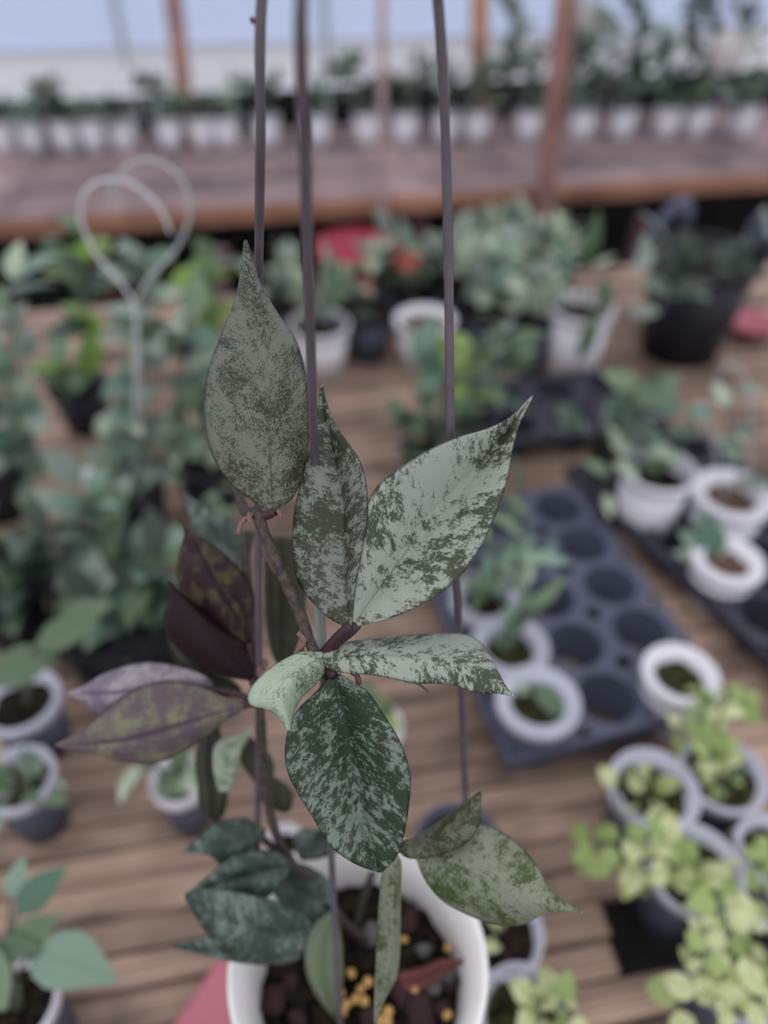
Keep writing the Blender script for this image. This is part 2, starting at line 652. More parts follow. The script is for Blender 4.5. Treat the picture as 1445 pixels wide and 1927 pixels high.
# back wall: frosted sheets on battens, a white sheet along the foot of them
wall = bpy.data.objects.new('wall_back', None)
COL.objects.link(wall)
struct(wall)
WB = 3.16
wall.location = B(0, WB, FLOOR)
wall.rotation_euler = (0, 0, ANG)
for i in range(9):
    o = link('plastic_sheet', bpy.data.meshes.get('plastic_sheet') or box_mesh('plastic_sheet', .70, .004, 1.75), M['sheet'], wall, (-2.9 + i * .72, 0, 1.845))
for i in range(9):
    o = link('white_sheet', bpy.data.meshes.get('white_sheet') or box_mesh('white_sheet', .71, .003, .13), M['white_sheet'], wall, (-2.9 + i * .72, -.005, .90))
for i in range(10):
    link('batten', bpy.data.meshes.get('batten') or box_mesh('batten', .02, .012, 1.9, .002), M['hoop'], wall, (-3.26 + i * .72, .012, 1.85))
for i in range(9):
    link('shade_board', bpy.data.meshes.get('shade_board') or box_mesh('shade_board', .715, .02, .82, .003), M['earth'], wall, (-2.9 + i * .72, .0, .41))  # opaque dark boards added to keep the space under the far bench dark
link('rail', box_mesh('rail', 6.6, .02, .012, .003), M['hoop'], wall, (0, .015, .966))


def bench(label, a0, a1, b0, b1, pitch, sw, mat, beam_mat, gaps=None):
    root = thing('slatted_bench', label, 'bench', B((a0 + a1) / 2, (b0 + b1) / 2, 0))
    root.rotation_euler = (0, 0, ANG)
    n = int((b1 - b0) / pitch)
    ca, cb = (a0 + a1) / 2, (b0 + b1) / 2
    meshes = {}
    for i in range(n):
        b = b0 + (i + .5) * pitch
        segs = [(a0, a1)]
        for (g0, g1, h0, h1) in gaps or []:
            if h0 <= b <= h1:
                j = rnd.uniform(-.012, .012)
                segs = [(a0, g0 + j), (g1 + j, a1)]
        for s0, s1 in segs:
            w = sw * rnd.choice((.92, 1.0, 1.0, 1.02, 1.04))
            key = (round(s1 - s0, 2), i % 4)
            if key not in meshes:
                meshes[key] = box_mesh('slat', s1 - s0, w, .018, .0025)
            o = link('slat', meshes[key], M[mat], root, ((s0 + s1) / 2 - ca, b - cb, -.009 + rnd.uniform(-.003, 0)))
            o.rotation_euler = (rnd.uniform(-.02, .02), 0, rnd.uniform(-.001, .001))
    for a in (a0 + .12, ca - .45, ca + .5, a1 - .12):
        link('cross_beam', bpy.data.meshes.get('cb%.2f' % (b1 - b0)) or box_mesh('cb%.2f' % (b1 - b0), .05, b1 - b0, .06, .003), M[beam_mat], root, (a - ca, 0, -.053))
        for b in (b0 + .06, b1 - .05):
            link('leg', bpy.data.meshes.get('bench_leg') or box_mesh('bench_leg', .05, .05, .66, .004), M['post_dark'], root, (a - ca, b - cb, -.413))
    return root


bench('wide weathered bench of narrow brown slats carrying the trays and small pots', -1.9, 1.9, -.12, 1.62, .0325, .0312, 'wood', 'post_dark',
      gaps=[(.258, .33, .18, .235)])
fb = bench('far greyish brown bench below the plastic wall with a row of white pots', -2.6, 2.6, 2.18, 2.98, .062, .058, 'wood_far', 'post_dark')
link('front_board', box_mesh('front_board', 5.2, .022, .05, .004), M['beam'], fb, (0, -.412, -.028))


def post(label, p0, p1, w, mat, down=None, up=1.9):
    t = (p0 - p1) / (p0.z - p1.z)
    lo = p1 + t * ((FLOOR if down is None else down) - p1.z)
    hi = p0 + t * (up - p0.z)
    d = hi - lo
    o = link('wooden_post', box_mesh('wooden_post', w, w * .8, d.length, .004), M[mat], None, (lo + hi) / 2)
    o.rotation_euler = Vector((0, 0, 1)).rotation_difference(d.normalized()).to_euler()
    return tag(o, label, 'post')


post('reddish slanting wooden post standing in front of the far bench', V(1064, 0, 2.26), V(1020, 430, 2.22), .05, 'post')
post('orange brown post with a knot behind the far pots, tallest near the middle', V(903, 0, 2.83), V(901, 220, 2.81), .055, 'beam', down=0.0)
post('thin pale pinkish post in the middle in front of the far bench', V(719, 0, 2.16), V(720, 430, 2.16), .022, 'post_pale')
post('faded reddish post behind the far pots at the left of the plastic wall', V(326, 0, 2.72), V(345, 165, 2.70), .05, 'post', down=0.0)
post('dark purplish red post under the far bench beside the large black pot', V(1218, 380, 2.2), V(1192, 490, 2.16), .045, 'post_dark', up=-.06)
post('greyish post below the far bench between the bright green plant and its edge', V(412, 405, 1.98), V(414, 480, 1.97), .04, 'wood_far', up=-.06)

# overhead rail from which the hoya hangs (above the picture)
HOOK = D(640, -640, .215)
o = link('hanging_rail', box_mesh('hanging_rail', 4.3, .03, .03, .003), M['post'], None, HOOK + Vector((0, 0, .024)))
tag(o, 'wooden rail overhead that the white hanging pot is hooked on', 'rail')
for x in (-2.13, 2.13):
    o = link('rail_post', bpy.data.meshes.get('rail_post') or box_mesh('rail_post', .05, .05, HOOK.z + .009 - FLOOR, .004, True), M['post'], None, (HOOK.x + x * .985, HOOK.y, FLOOR))
    tag(o, 'wooden post carrying the overhead rail at its %s end' % ('left' if x < 0 else 'right'), 'post')


# ================================================================== THE HANGING HOYA
def smooth_leaf(parent, org, name, Ls, Ms, Rs, d0, d1, mat, dl=0.0, dr=0.0, dm=0.0, bulge=.003, rows=44, cols=9, label=None, thick=.0007, wave=.0):
    n = rows

    def to3(pts, off):
        m = len(pts)
        # fraction along the leaf by chord length
        L = [0.0]
        for a, b in zip(pts, pts[1:]):
            L.append(L[-1] + math.hypot(b[0] - a[0], b[1] - a[1]))
        out = []
        for p, s in zip(pts, L):
            t = s / L[-1]
            out.append(D(p[0], p[1], d0 + (d1 - d0) * t + off * math.sin(math.pi * t) + (p[2] if len(p) > 2 else 0)))
        return catmull(out, n)
    A, Mi, C = to3(Ls, dl), to3(Ms, dm), to3(Rs, dr)
    vs, nuv, muv, fs = [], [], [], []
    length = sum((b - a).length for a, b in zip(Mi, Mi[1:]))
    nc = 2 * cols + 1
    for i in range(n):
        t = i / (n - 1)
        ta = Mi[min(i + 1, n - 1)] - Mi[max(i - 1, 0)]
        wl, wr = (A[i] - Mi[i]).length, (C[i] - Mi[i]).length
        nrm = (C[i] - A[i]).cross(ta)
        if nrm.length < 1e-12:
            nrm = Vector((0, -1, .5))
        nrm.normalize()
        if nrm.dot(Vector((0, 0, CAMH)) - Mi[i]) < 0:
            nrm = -nrm
        for j in range(nc):
            s = (j - cols) / cols
            e = A[i] if s < 0 else C[i]
            a = abs(s)
            p = Mi[i].lerp(e, a) + nrm * (bulge * math.sin(math.pi * t) ** .7 * (4 * a * (1 - a)) + wave * math.sin(t * 17 + s * 3) * a * math.sin(math.pi * t))
            vs.append(p - org)
            nuv.append((s * .5 + .5, t))
            muv.append((s * (wl if s < 0 else wr), t * length))
    for i in range(n - 1):
        for j in range(nc - 1):
            a = i * nc + j
            fs.append((a, a + 1, a + nc + 1, a + nc))
    me = mesh(name, vs, fs)
    for nm, arr in (('UVMap', nuv), ('metric', muv)):
        uvl = me.uv_layers.new(name=nm)
        for lp in me.loops:
            uvl.data[lp.index].uv = arr[lp.vertex_index]
    o = link(name, me, mat, parent)
    sd = o.modifiers.new('thickness', 'SOLIDIFY')
    sd.thickness = thick
    sd.offset = 0
    if label:
        o['label'] = label
    return o


PC = D(674, 1806, .43)                 # centre of the pot's rim
PR = 245 * .43 / FPX
PH = .115
hoya = thing('potted_hoya', 'silver splashed hoya in a white hanging pot, sharp in front of everything', 'potted plant', PC - Vector((0, 0, PH)))
HO = hoya.location.copy()
pm = link('pot', lathe_mesh('pot', [(PR * .68, 0), (PR * .72, .002), (PR * .93, PH - .014), (PR * .935, PH - .013), (PR * .985, PH - .013), (PR, PH - .009), (PR * 1.0, PH - .002), (PR * .985, PH),
                                    (PR * .955, PH), (PR * .935, PH - .004), (PR * .90, PH - .006), (PR * .84, PH - .035), (PR * .78, PH - .062)], 64, True), M['cream'], hoya)
pm['label'] = 'white plastic pot'
# potting mix: lumpy dark surface
sv, sf = [], []
rr_ = random.Random(3)
NR, NQ = 16, 48
SZ = PH - .046
for i in range(1, NR + 1):
    for q in range(NQ):
        w = 2 * math.pi * q / NQ
        r = PR * .81 * i / NR
        sv.append((r * math.cos(w), r * math.sin(w), SZ + rr_.uniform(-.004, .004) - .004 * (i > NR - 2)))
sv.append((0, 0, SZ))
for i in range(NR - 1):
    for q in range(NQ):
        q2 = (q + 1) % NQ
        sf.append((i * NQ + q, (i + 1) * NQ + q, (i + 1) * NQ + q2, i * NQ + q2))
for q in range(NQ):
    sf.append((q, (q + 1) % NQ, len(sv) - 1))
link('potting_mix', mesh('potting_mix', sv, sf), M['soil'], hoya)


def chip(name, p, s, mat, seed, squash=.6, sub=2, rough=.35):
    """irregular lump"""
    bm = bmesh.new()
    bmesh.ops.create_icosphere(bm, subdivisions=sub, radius=1)
    q = random.Random(seed)
    ph = [q.uniform(0, 6) for _ in range(6)]
    for v in bm.verts:
        n = v.co.normalized()
        v.co = n * (1 + rough * (.5 * math.sin(3 * n.x + ph[0]) + .5 * math.sin(3.5 * n.y + ph[1]) + .3 * math.sin(5 * n.z + ph[2])))
        v.co.z *= squash
    me = bpy.data.meshes.new(name)
    bm.to_mesh(me)
    bm.free()
    me.polygons.foreach_set('use_smooth', [True] * len(me.polygons))
    o = link(name, me, mat, hoya, p - HO)
    o.scale = (s, s * q.uniform(.7, 1.1), s)
    o.rotation_euler = (q.uniform(-.3, .3), q.uniform(-.3, .3), q.uniform(0, 6))
    return o


soilz = HO.z + SZ
for i, (x, y, s) in enumerate([(765, 1862, .013), (790, 1910, .016), (730, 1838, .010), (830, 1900, .011), (700, 1915, .010), (845, 1850, .010), (515, 1880, .012), (560, 1915, .011),
                               (770, 1730, .010), (545, 1850, .008)]):
    chip('bark_chip', G(x, y, soilz + .003), s * .72, M['bark'], i, .55)
for i, (x, y, s) in enumerate([(812, 1848, .008), (840, 1835, .006), (625, 1830, .007), (700, 1760, .007), (795, 1790, .006)]):
    chip('stone_chip', G(x, y, soilz + .005), s, M['stone'], 40 + i, .8)
for i, (x, y, s) in enumerate([(783, 1864, .0046), (661, 1832, .0042), (692, 1848, .0042), (652, 1890, .0042), (668, 1880, .0040), (685, 1884, .0042), (645, 1902, .0044), (730, 1905, .0048),
                               (728, 1922, .0045), (843, 1834, .0042), (843, 1785, .0038), (716, 1922, .0044), (678, 1862, .0038), (760, 1768, .0035), (640, 1870, .004), (842, 1910, .004)]):
    chip('pellet', G(x, y, soilz + .007), s * .78, M['pellet'], 80 + i, .95, 2, .08)
smooth_leaf(hoya, HO, 'dry_leaf', [(872, 1806), (830, 1805), (790, 1820), (745, 1832)], [(872, 1808), (830, 1818), (790, 1840), (748, 1850)], [(872, 1812), (845, 1826), (800, 1865), (752, 1870)],
            .452, .455, M['dead'], bulge=.004, rows=16, cols=4, label='dry red-brown leaf lying on the potting mix')

# hanger wires
hook = tube('hanger_hook', [HOOK + Vector((0, 0, -.012)), HOOK + Vector((0, -.012, .0)), HOOK + Vector((0, -.0185, .02)), HOOK + Vector((0, -.012, .040)), HOOK + Vector((0, .0, .0425))], .0017, M['wire'], hoya, HO)
WR = .00185
tube('hanger_wire', [HOOK, D(520, -160, .228), D(492, 0, .236), D(490, 250, .257), D(487, 500, .302), D(487, 620, .318), D(487, 800, .330), D(486, 1100, .352), D(487, 1300, .375), D(486, 1480, .40), D(482, 1640, .425)], WR, M['wire'], hoya, HO, n=60, seg=10)
tube('hanger_wire', [HOOK, D(585, -160, .172), D(566, 0, .176), D(574, 300, .206), D(583, 600, .246), D(590, 820, .284), D(593, 880, .303), D(598, 1030, .312), D(606, 1210, .325), D(616, 1450, .362), D(628, 1700, .40), D(640, 1927, .432), D(650, 2046, .440)], WR, M['wire'], hoya, HO, n=70, seg=10)
tube('hanger_wire', [HOOK, D(800, -160, .222), D(824, 0, .236), D(838, 250, .26), D(844, 500, .278), D(847, 800, .298), D(853, 1000, .325), D(862, 1150, .352), D(870, 1350, .385), D(876, 1500, .408), D(884, 1680, .425)], WR, M['wire'], hoya, HO, n=60, seg=10)
o = tube('wire_burr', [D(484, 42, .24), D(478, 41, .24), D(474, 36, .241)], .0009, M['hero_stem'], hoya, HO, n=5, seg=6)

# stems
tube('stem', [D(440, 880, .36), D(452, 940, .345), D(466, 966, .315), D(483, 966, .30), D(500, 1010, .298), D(535, 1090, .297), D(568, 1165, .296), D(590, 1225, .297), D(602, 1245, .30)], .0023, M['hero_stem'], hoya, HO, n=46, seg=10, wob=.12)
tube('stem', [D(602, 1245, .30), D(640, 1330, .318), D(680, 1430, .33), D(715, 1530, .335), D(742, 1590, .335), D(765, 1600, .335)], .0021, M['hero_stem'], hoya, HO, n=24, seg=8)
tube('stem', [D(470, 1000, .37), D(462, 1040, .372), D(470, 1130, .372), D(482, 1240, .37), D(489, 1330, .372), D(497, 1460, .385), D(520, 1570, .41), D(560, 1640, .435), D(600, 1730, .462), D(615, 1800, .478)], .0026, M['hero_stem'], hoya, HO, n=44, seg=8, wob=.1)
tube('stem', [D(700, 1645, .44), D(680, 1700, .455), D(665, 1760, .47)], .0024, M['stem_dark'], hoya, HO, seg=8)
tube('stem', [D(690, 1770, .47), D(640, 1725, .45), D(600, 1665, .43)], .0022, M['stem_dark'], hoya, HO, seg=8)
tube('stem', [D(497, 1580, .415), D(540, 1620, .42), D(590, 1655, .43), D(640, 1730, .465)], .002, M['stem_dark'], hoya, HO, seg=8)
o = tube('support_stake', [D(598, 1120, .318), D(602, 1180, .315), D(605, 1228, .312)], .0022, M['wire_green'], hoya, HO, n=8, seg=8)
o['label'] = 'grey green stake behind the stem'
# node, petioles
for pts, r in [([D(602, 1240, .30), D(622, 1214, .297), D(645, 1190, .293), D(660, 1176, .291)], .0022),
               ([D(604, 1246, .301), D(632, 1212, .2975), D(660, 1188, .2935), D(672, 1174, .292)], .0021),
               ([D(483, 966, .30), D(500, 970, .299), D(516, 962, .297)], .002),
               ([D(602, 1245, .30), D(615, 1256, .298), D(628, 1272, .294)], .002),
               ([D(604, 1243, .30), D(612, 1240, .297)], .0022),
               ([D(742, 1592, .335), D(762, 1592, .334), D(778, 1602, .334)], .0018),
               ([D(738, 1585, .335), D(741, 1600, .334), D(742, 1612, .333)], .0017),
               ([D(487, 1300, .371), D(476, 1250, .368), D(470, 1210, .366)], .0022),
               ([D(488, 1310, .371), D(480, 1290, .368), D(474, 1278, .366)], .0022),
               ([D(489, 1320, .371), D(478, 1323, .372), D(460, 1326, .374)], .0021),
               ([D(489, 1325, .372), D(450, 1308, .378), D(395, 1300, .384)], .002)]:
    tube('petiole', pts, r, M['petiole'], hoya, HO, n=9, seg=8)
for pts, r in [([D(478, 968, .299), D(460, 978, .298), D(452, 990, .298), D(448, 1006, .298)], .0011),
               ([D(470, 966, .299), D(469, 976, .2965), D(472, 985, .2965)], .001),
               ([D(521, 960, .298), D(527, 966, .297), D(528, 974, .297)], .001),
               ([D(574, 1226, .296), D(558, 1228, .2955), D(572, 1212, .295), D(571, 1200, .295), D(560, 1190, .295)], .0013),
               ([D(660, 1262, .30), D(672, 1272, .299), D(676, 1288, .299)], .0012),
               ([D(488, 1030, .358), D(510, 1058, .358), D(520, 1078, .358)], .0016),
               ([D(488, 1245, .37), D(500, 1246, .37), D(492, 1262, .37)], .0018),
               ([D(478, 1238, .37), D(488, 1262, .368), D(492, 1278, .368)], .0017),
               ([D(345, 1404, .40), D(350, 1407, .40)], .002)]:
    tube('aerial_root', pts, r, M['root'], hoya, HO, n=8, seg=6, wob=.1)
o = tube('bud', [D(760, 1280, .30), D(785, 1286, .299), D(796, 1294, .299), D(806, 1302, .299)], .0008, M['stem'], hoya, HO, n=8, seg=6, r2=.0004)

sp = {}
sp['a'] = splash_mat('splash_grey_speckle', (114, 121, 106), (52, 52, 37), (60, 55, 44), .488, 300, .45, seed=.3, soft=.035, gate=.25)
sp['b'] = splash_mat('splash_mid', (120, 127, 116), (48, 54, 36), (64, 64, 54), .515, 190, .3, seed=.7, gate=.3, soft=.025)
sp['c'] = splash_mat('splash_silver', (154, 162, 148), (62, 70, 50), (84, 86, 76), .484, 200, .28, seed=.11, gate=.34, soft=.025)
sp['d'] = splash_mat('splash_pale', (158, 168, 152), (64, 74, 54), (84, 86, 76), .485, 180, .28, seed=.5, gate=.35, soft=.025)
sp['e'] = splash_mat('splash_light', (172, 186, 162), (82, 94, 70), (96, 104, 88), .455, 230, .5, seed=.9, soft=.05, gate=.2)
sp['f'] = splash_mat('splash_dark', (118, 132, 118), (36, 54, 30), (52, 56, 46), .515, 190, .3, seed=.21, gate=.2, soft=.025)
sp['g'] = splash_mat('splash_moss', (130, 138, 116), (66, 80, 40), (78, 80, 60), .49, 260, .36, seed=.61, soft=.03)
sp['h'] = splash_mat('splash_moss_dark', (106, 110, 90), (54, 60, 32), (62, 58, 42), .51, 300, .4, seed=.33, soft=.03)
sp['i'] = splash_mat('splash_dull_green', (112, 126, 116), (46, 60, 52), (56, 68, 60), .53, 130, .25, seed=.83, soft=.08)  # dull green with soft-edged silver patches
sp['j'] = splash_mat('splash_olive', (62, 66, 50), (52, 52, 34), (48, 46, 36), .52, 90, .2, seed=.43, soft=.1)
wine_a = wine_mat('wine_leaf', (46, 29, 34), (86, 80, 52), .54, rib=(30, 16, 22), seed=1.1)
wine_b = wine_mat('wine_leaf_dark', (34, 19, 23), (46, 38, 30), .68, rib=(26, 14, 18), seed=2.7)
wine_c = wine_mat('mauve_leaf', (112, 100, 112), (156, 148, 150), .5, rib=(88, 72, 90), seed=4.0, scale=70)
wine_d = wine_mat('mauve_green_leaf', (92, 80, 84), (122, 122, 94), .52, rib=(66, 50, 64), seed=5.2, scale=80)

# leaf list: base -> tip
smooth_leaf(hoya, HO, 'leaf', [(513, 963), (478, 944), (430, 905), (396, 845), (384, 770), (392, 700), (413, 640), (444, 560), (455, 500), (460, 452)],
            [(514, 963), (511, 905), (506, 800), (500, 700), (488, 600), (473, 510), (462, 452)],
            [(515, 963), (552, 934), (575, 872), (581, 800), (577, 722), (558, 645), (525, 594), (492, 540), (474, 485), (464, 452)],
            .297, .289, sp['a'], dl=.012, dr=.012, dm=-.004, bulge=.0035, label='broad upright leaf with fine grey speckles, highest on the stem')
smooth_leaf(hoya, HO, 'leaf', [(655, 1181), (622, 1165), (585, 1130), (558, 1088), (551, 1030), (554, 965), (568, 900), (588, 830), (598, 775), (604, 722)],
            [(658, 1181), (652, 1100), (648, 1000), (640, 920), (625, 840), (612, 775), (606, 722)],
            [(661, 1181), (668, 1110), (681, 1040), (691, 975), (690, 915), (678, 868), (654, 832), (626, 788), (612, 745), (608, 722)],
            .291, .30, sp['b'], dl=.006, dr=-.006, dm=.004, bulge=.002, label='narrow upright leaf standing in the middle with dark edges')
smooth_leaf(hoya, HO, 'leaf', [(662, 1180), (668, 1090), (676, 1010), (690, 950), (712, 912), (750, 882), (800, 850), (860, 823), (920, 805), (962, 783), (1001, 744)],
            [(664, 1180), (690, 1140), (740, 1072), (800, 990), (880, 905), (950, 822), (1002, 745)],
            [(666, 1180), (700, 1173), (745, 1160), (800, 1135), (860, 1090), (905, 1030), (936, 960), (955, 900), (963, 850), (977, 800), (1003, 746)],
            .292, .296, sp['c'], dl=-.004, dr=-.008, dm=.008, bulge=.002, label='large silver splashed leaf pointing up to the right')
smooth_leaf(hoya, HO, 'leaf', [(604, 1238), (622, 1217), (680, 1205), (760, 1197), (830, 1193), (884, 1197), (915, 1222), (936, 1262), (948, 1288), (966, 1310)],
            [(603, 1241), (635, 1238), (700, 1235), (780, 1238), (850, 1245), (905, 1268), (940, 1292), (966, 1310)],
            [(604, 1245), (628, 1263), (700, 1270), (780, 1285), (850, 1288), (893, 1303), (930, 1304), (966, 1310)],
            .295, .292, sp['d'], dl=.026, dr=-.004, dm=-.002, bulge=.002, label='leaf lying level to the right, seen along its edge')
smooth_leaf(hoya, HO, 'leaf', [(612, 1228), (570, 1227), (528, 1245), (488, 1276), (467, 1306), (471, 1326), (500, 1333), (526, 1350), (543, 1374)],
            [(613, 1235), (580, 1250), (548, 1278), (530, 1308), (533, 1340), (543, 1374)],
            [(616, 1242), (612, 1262), (590, 1290), (571, 1307), (556, 1330), (549, 1350), (544, 1374)],
            .298, .275, sp['e'], dl=-.004, dr=.008, dm=-.010, bulge=.002, label='small pale mint leaf curling down at the left of the stem')
smooth_leaf(hoya, HO, 'leaf', [(626, 1268), (596, 1300), (556, 1340), (538, 1390), (538, 1442), (560, 1492), (590, 1540), (620, 1590), (668, 1625), (714, 1641)],
            [(632, 1268), (648, 1350), (660, 1430), (676, 1510), (694, 1580), (716, 1641)],
            [(640, 1268), (690, 1300), (726, 1350), (756, 1402), (773, 1460), (770, 1512), (761, 1568), (746, 1612), (718, 1641)],
            .296, .305, sp['f'], dl=-.004, dr=-.004, dm=.008, bulge=.003, label='big dark green leaf hanging down in front, few silver flecks')
smooth_leaf(hoya, HO, 'leaf', [(739, 1607), (726, 1618), (715, 1680), (710, 1760), (706, 1850), (704, 1930)],
            [(743, 1607), (742, 1680), (738, 1760), (730, 1830), (718, 1880), (706, 1930)],
            [(747, 1607), (754, 1622), (753, 1700), (752, 1785), (746, 1838), (727, 1872), (713, 1905), (707, 1930)],
            .332, .345, sp['g'], dl=.01, dr=.016, dm=-.003, bulge=.001, label='narrow leaf hanging straight down, seen nearly edge-on')
smooth_leaf(hoya, HO, 'leaf', [(783, 1610), (820, 1600), (860, 1585), (898, 1552), (940, 1563), (984, 1598), (1010, 1630), (1030, 1668), (1060, 1696), (1097, 1718)],
            [(783, 1612), (850, 1624), (920, 1658), (990, 1692), (1045, 1708), (1097, 1718)],
            [(783, 1614), (800, 1655), (830, 1692), (870, 1716), (928, 1738), (975, 1741), (1002, 1730), (1030, 1714), (1060, 1713), (1097, 1718)],
            .337, .325, sp['g'], dl=.008, dr=.006, dm=-.006, bulge=.003, label='lower leaf pointing right with a long thin tip')
smooth_leaf(hoya, HO, 'leaf', [(750, 1584), (776, 1578), (830, 1545), (870, 1514), (904, 1490)],
            [(749, 1592), (790, 1590), (835, 1572), (872, 1545), (904, 1491)],
            [(748, 1598), (765, 1613), (795, 1615), (840, 1604), (880, 1583), (902, 1550), (905, 1492)],
            .334, .326, sp['h'], dl=.010, dr=-.004, dm=-.003, bulge=.002, label='folded olive leaf pointing up over the lower right leaf')
smooth_leaf(hoya, HO, 'leaf', [(468, 1212), (425, 1205), (378, 1170), (346, 1122), (334, 1082), (338, 1038), (348, 1004), (345, 990), (335, 978)],
            [(470, 1211), (440, 1150), (410, 1100), (380, 1045), (360, 1005), (335, 978)],
            [(472, 1210), (474, 1170), (478, 1136), (470, 1100), (440, 1060), (402, 1026), (366, 1006), (348, 992), (336, 977)],
            .368, .362, wine_a, dl=.006, dr=.004, dm=-.006, bulge=.003, label='dark wine red leaf with dull green blotches, pointing up')
smooth_leaf(hoya, HO, 'leaf', [(474, 1281), (430, 1273), (382, 1256), (336, 1222), (312, 1190), (308, 1160), (320, 1130), (319, 1110), (317, 1093)],
            [(475, 1280), (445, 1240), (410, 1200), (372, 1160), (340, 1125), (318, 1093)],
            [(476, 1279), (486, 1245), (462, 1205), (420, 1175), (380, 1145), (352, 1126), (334, 1110), (319, 1093)],
            .368, .356, wine_b, dl=.002, dr=.006, dm=-.005, bulge=.003, label='very dark wine red leaf below the blotched one')
smooth_leaf(hoya, HO, 'leaf', [(402, 1296), (390, 1275), (335, 1254), (270, 1247), (200, 1266), (160, 1290), (125, 1305)],
            [(403, 1298), (330, 1290), (260, 1298), (200, 1303), (160, 1304), (125, 1305)],
            [(402, 1302), (340, 1335), (270, 1345), (215, 1348), (185, 1346), (155, 1320), (125, 1306)],
            .386, .392, wine_c, dl=.004, dr=.004, dm=-.005, bulge=.003, label='mauve silver leaf pointing left, rear of the pair')
smooth_leaf(hoya, HO, 'leaf', [(467, 1325), (420, 1310), (370, 1289), (310, 1281), (250, 1300), (200, 1336), (160, 1371), (104, 1402)],
            [(467, 1328), (400, 1344), (330, 1366), (250, 1388), (175, 1398), (104, 1403)],
            [(467, 1331), (430, 1352), (392, 1382), (342, 1415), (290, 1436), (230, 1433), (160, 1416), (104, 1404)],
            .374, .384, wine_d, dl=.004, dr=.004, dm=-.005, bulge=.003, label='mauve and dull green leaf pointing left, front of the pair')
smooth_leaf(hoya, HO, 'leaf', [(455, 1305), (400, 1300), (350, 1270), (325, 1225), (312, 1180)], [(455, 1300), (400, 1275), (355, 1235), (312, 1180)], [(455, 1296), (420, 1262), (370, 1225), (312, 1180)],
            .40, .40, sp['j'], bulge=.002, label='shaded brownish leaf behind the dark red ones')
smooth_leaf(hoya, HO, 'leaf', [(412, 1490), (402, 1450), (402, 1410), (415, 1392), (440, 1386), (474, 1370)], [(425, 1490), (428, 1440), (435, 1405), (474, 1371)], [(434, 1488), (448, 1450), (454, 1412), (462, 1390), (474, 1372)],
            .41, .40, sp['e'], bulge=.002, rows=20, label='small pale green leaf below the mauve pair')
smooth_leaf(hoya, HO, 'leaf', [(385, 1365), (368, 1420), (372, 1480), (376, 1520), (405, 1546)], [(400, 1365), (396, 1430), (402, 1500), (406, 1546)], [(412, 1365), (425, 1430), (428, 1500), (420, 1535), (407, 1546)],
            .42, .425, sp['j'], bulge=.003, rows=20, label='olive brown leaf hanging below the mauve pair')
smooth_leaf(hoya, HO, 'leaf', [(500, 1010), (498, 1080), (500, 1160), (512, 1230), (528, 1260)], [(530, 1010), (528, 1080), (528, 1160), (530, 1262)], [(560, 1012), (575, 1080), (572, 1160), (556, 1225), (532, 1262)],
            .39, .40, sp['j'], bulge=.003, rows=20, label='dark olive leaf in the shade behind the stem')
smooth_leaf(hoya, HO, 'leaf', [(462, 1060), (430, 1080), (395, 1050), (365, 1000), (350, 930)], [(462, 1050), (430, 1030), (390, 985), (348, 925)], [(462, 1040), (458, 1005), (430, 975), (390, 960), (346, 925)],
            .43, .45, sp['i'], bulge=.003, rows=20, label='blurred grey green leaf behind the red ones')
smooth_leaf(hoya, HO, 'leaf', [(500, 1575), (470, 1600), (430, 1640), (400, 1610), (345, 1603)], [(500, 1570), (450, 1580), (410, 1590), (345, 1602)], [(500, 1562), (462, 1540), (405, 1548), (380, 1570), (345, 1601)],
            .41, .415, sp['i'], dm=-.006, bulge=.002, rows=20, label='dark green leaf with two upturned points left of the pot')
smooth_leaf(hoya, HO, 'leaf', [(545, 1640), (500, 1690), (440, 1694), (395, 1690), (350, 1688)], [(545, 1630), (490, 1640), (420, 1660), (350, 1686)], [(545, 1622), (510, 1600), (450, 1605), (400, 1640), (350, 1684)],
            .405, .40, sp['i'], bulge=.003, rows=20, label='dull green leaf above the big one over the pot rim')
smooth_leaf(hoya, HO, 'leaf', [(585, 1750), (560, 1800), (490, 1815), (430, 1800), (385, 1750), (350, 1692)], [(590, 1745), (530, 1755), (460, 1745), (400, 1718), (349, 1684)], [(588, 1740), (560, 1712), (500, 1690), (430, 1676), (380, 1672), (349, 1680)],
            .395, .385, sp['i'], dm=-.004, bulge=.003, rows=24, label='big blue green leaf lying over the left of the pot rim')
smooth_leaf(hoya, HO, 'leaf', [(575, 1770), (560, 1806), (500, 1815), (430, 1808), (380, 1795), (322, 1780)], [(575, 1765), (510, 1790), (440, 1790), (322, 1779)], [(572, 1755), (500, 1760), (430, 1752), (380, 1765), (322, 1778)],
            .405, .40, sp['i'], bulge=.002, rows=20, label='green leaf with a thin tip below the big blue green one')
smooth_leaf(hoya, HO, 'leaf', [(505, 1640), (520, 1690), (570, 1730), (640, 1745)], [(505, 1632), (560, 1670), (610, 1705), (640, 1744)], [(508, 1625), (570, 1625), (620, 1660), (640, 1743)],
            .425, .44, sp['i'], bulge=.003, rows=20, label='dark leaf over the back of the pot')
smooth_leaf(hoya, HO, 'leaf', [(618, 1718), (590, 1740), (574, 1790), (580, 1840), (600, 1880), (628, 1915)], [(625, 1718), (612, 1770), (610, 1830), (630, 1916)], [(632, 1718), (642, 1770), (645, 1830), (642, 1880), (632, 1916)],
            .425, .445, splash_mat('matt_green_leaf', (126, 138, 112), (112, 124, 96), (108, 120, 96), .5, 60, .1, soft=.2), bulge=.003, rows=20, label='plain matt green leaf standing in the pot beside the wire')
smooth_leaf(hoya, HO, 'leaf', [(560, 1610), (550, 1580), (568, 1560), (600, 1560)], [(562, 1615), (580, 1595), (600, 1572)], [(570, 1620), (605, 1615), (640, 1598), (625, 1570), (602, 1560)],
            .44, .45, sp['i'], bulge=.002, rows=14, cols=5)
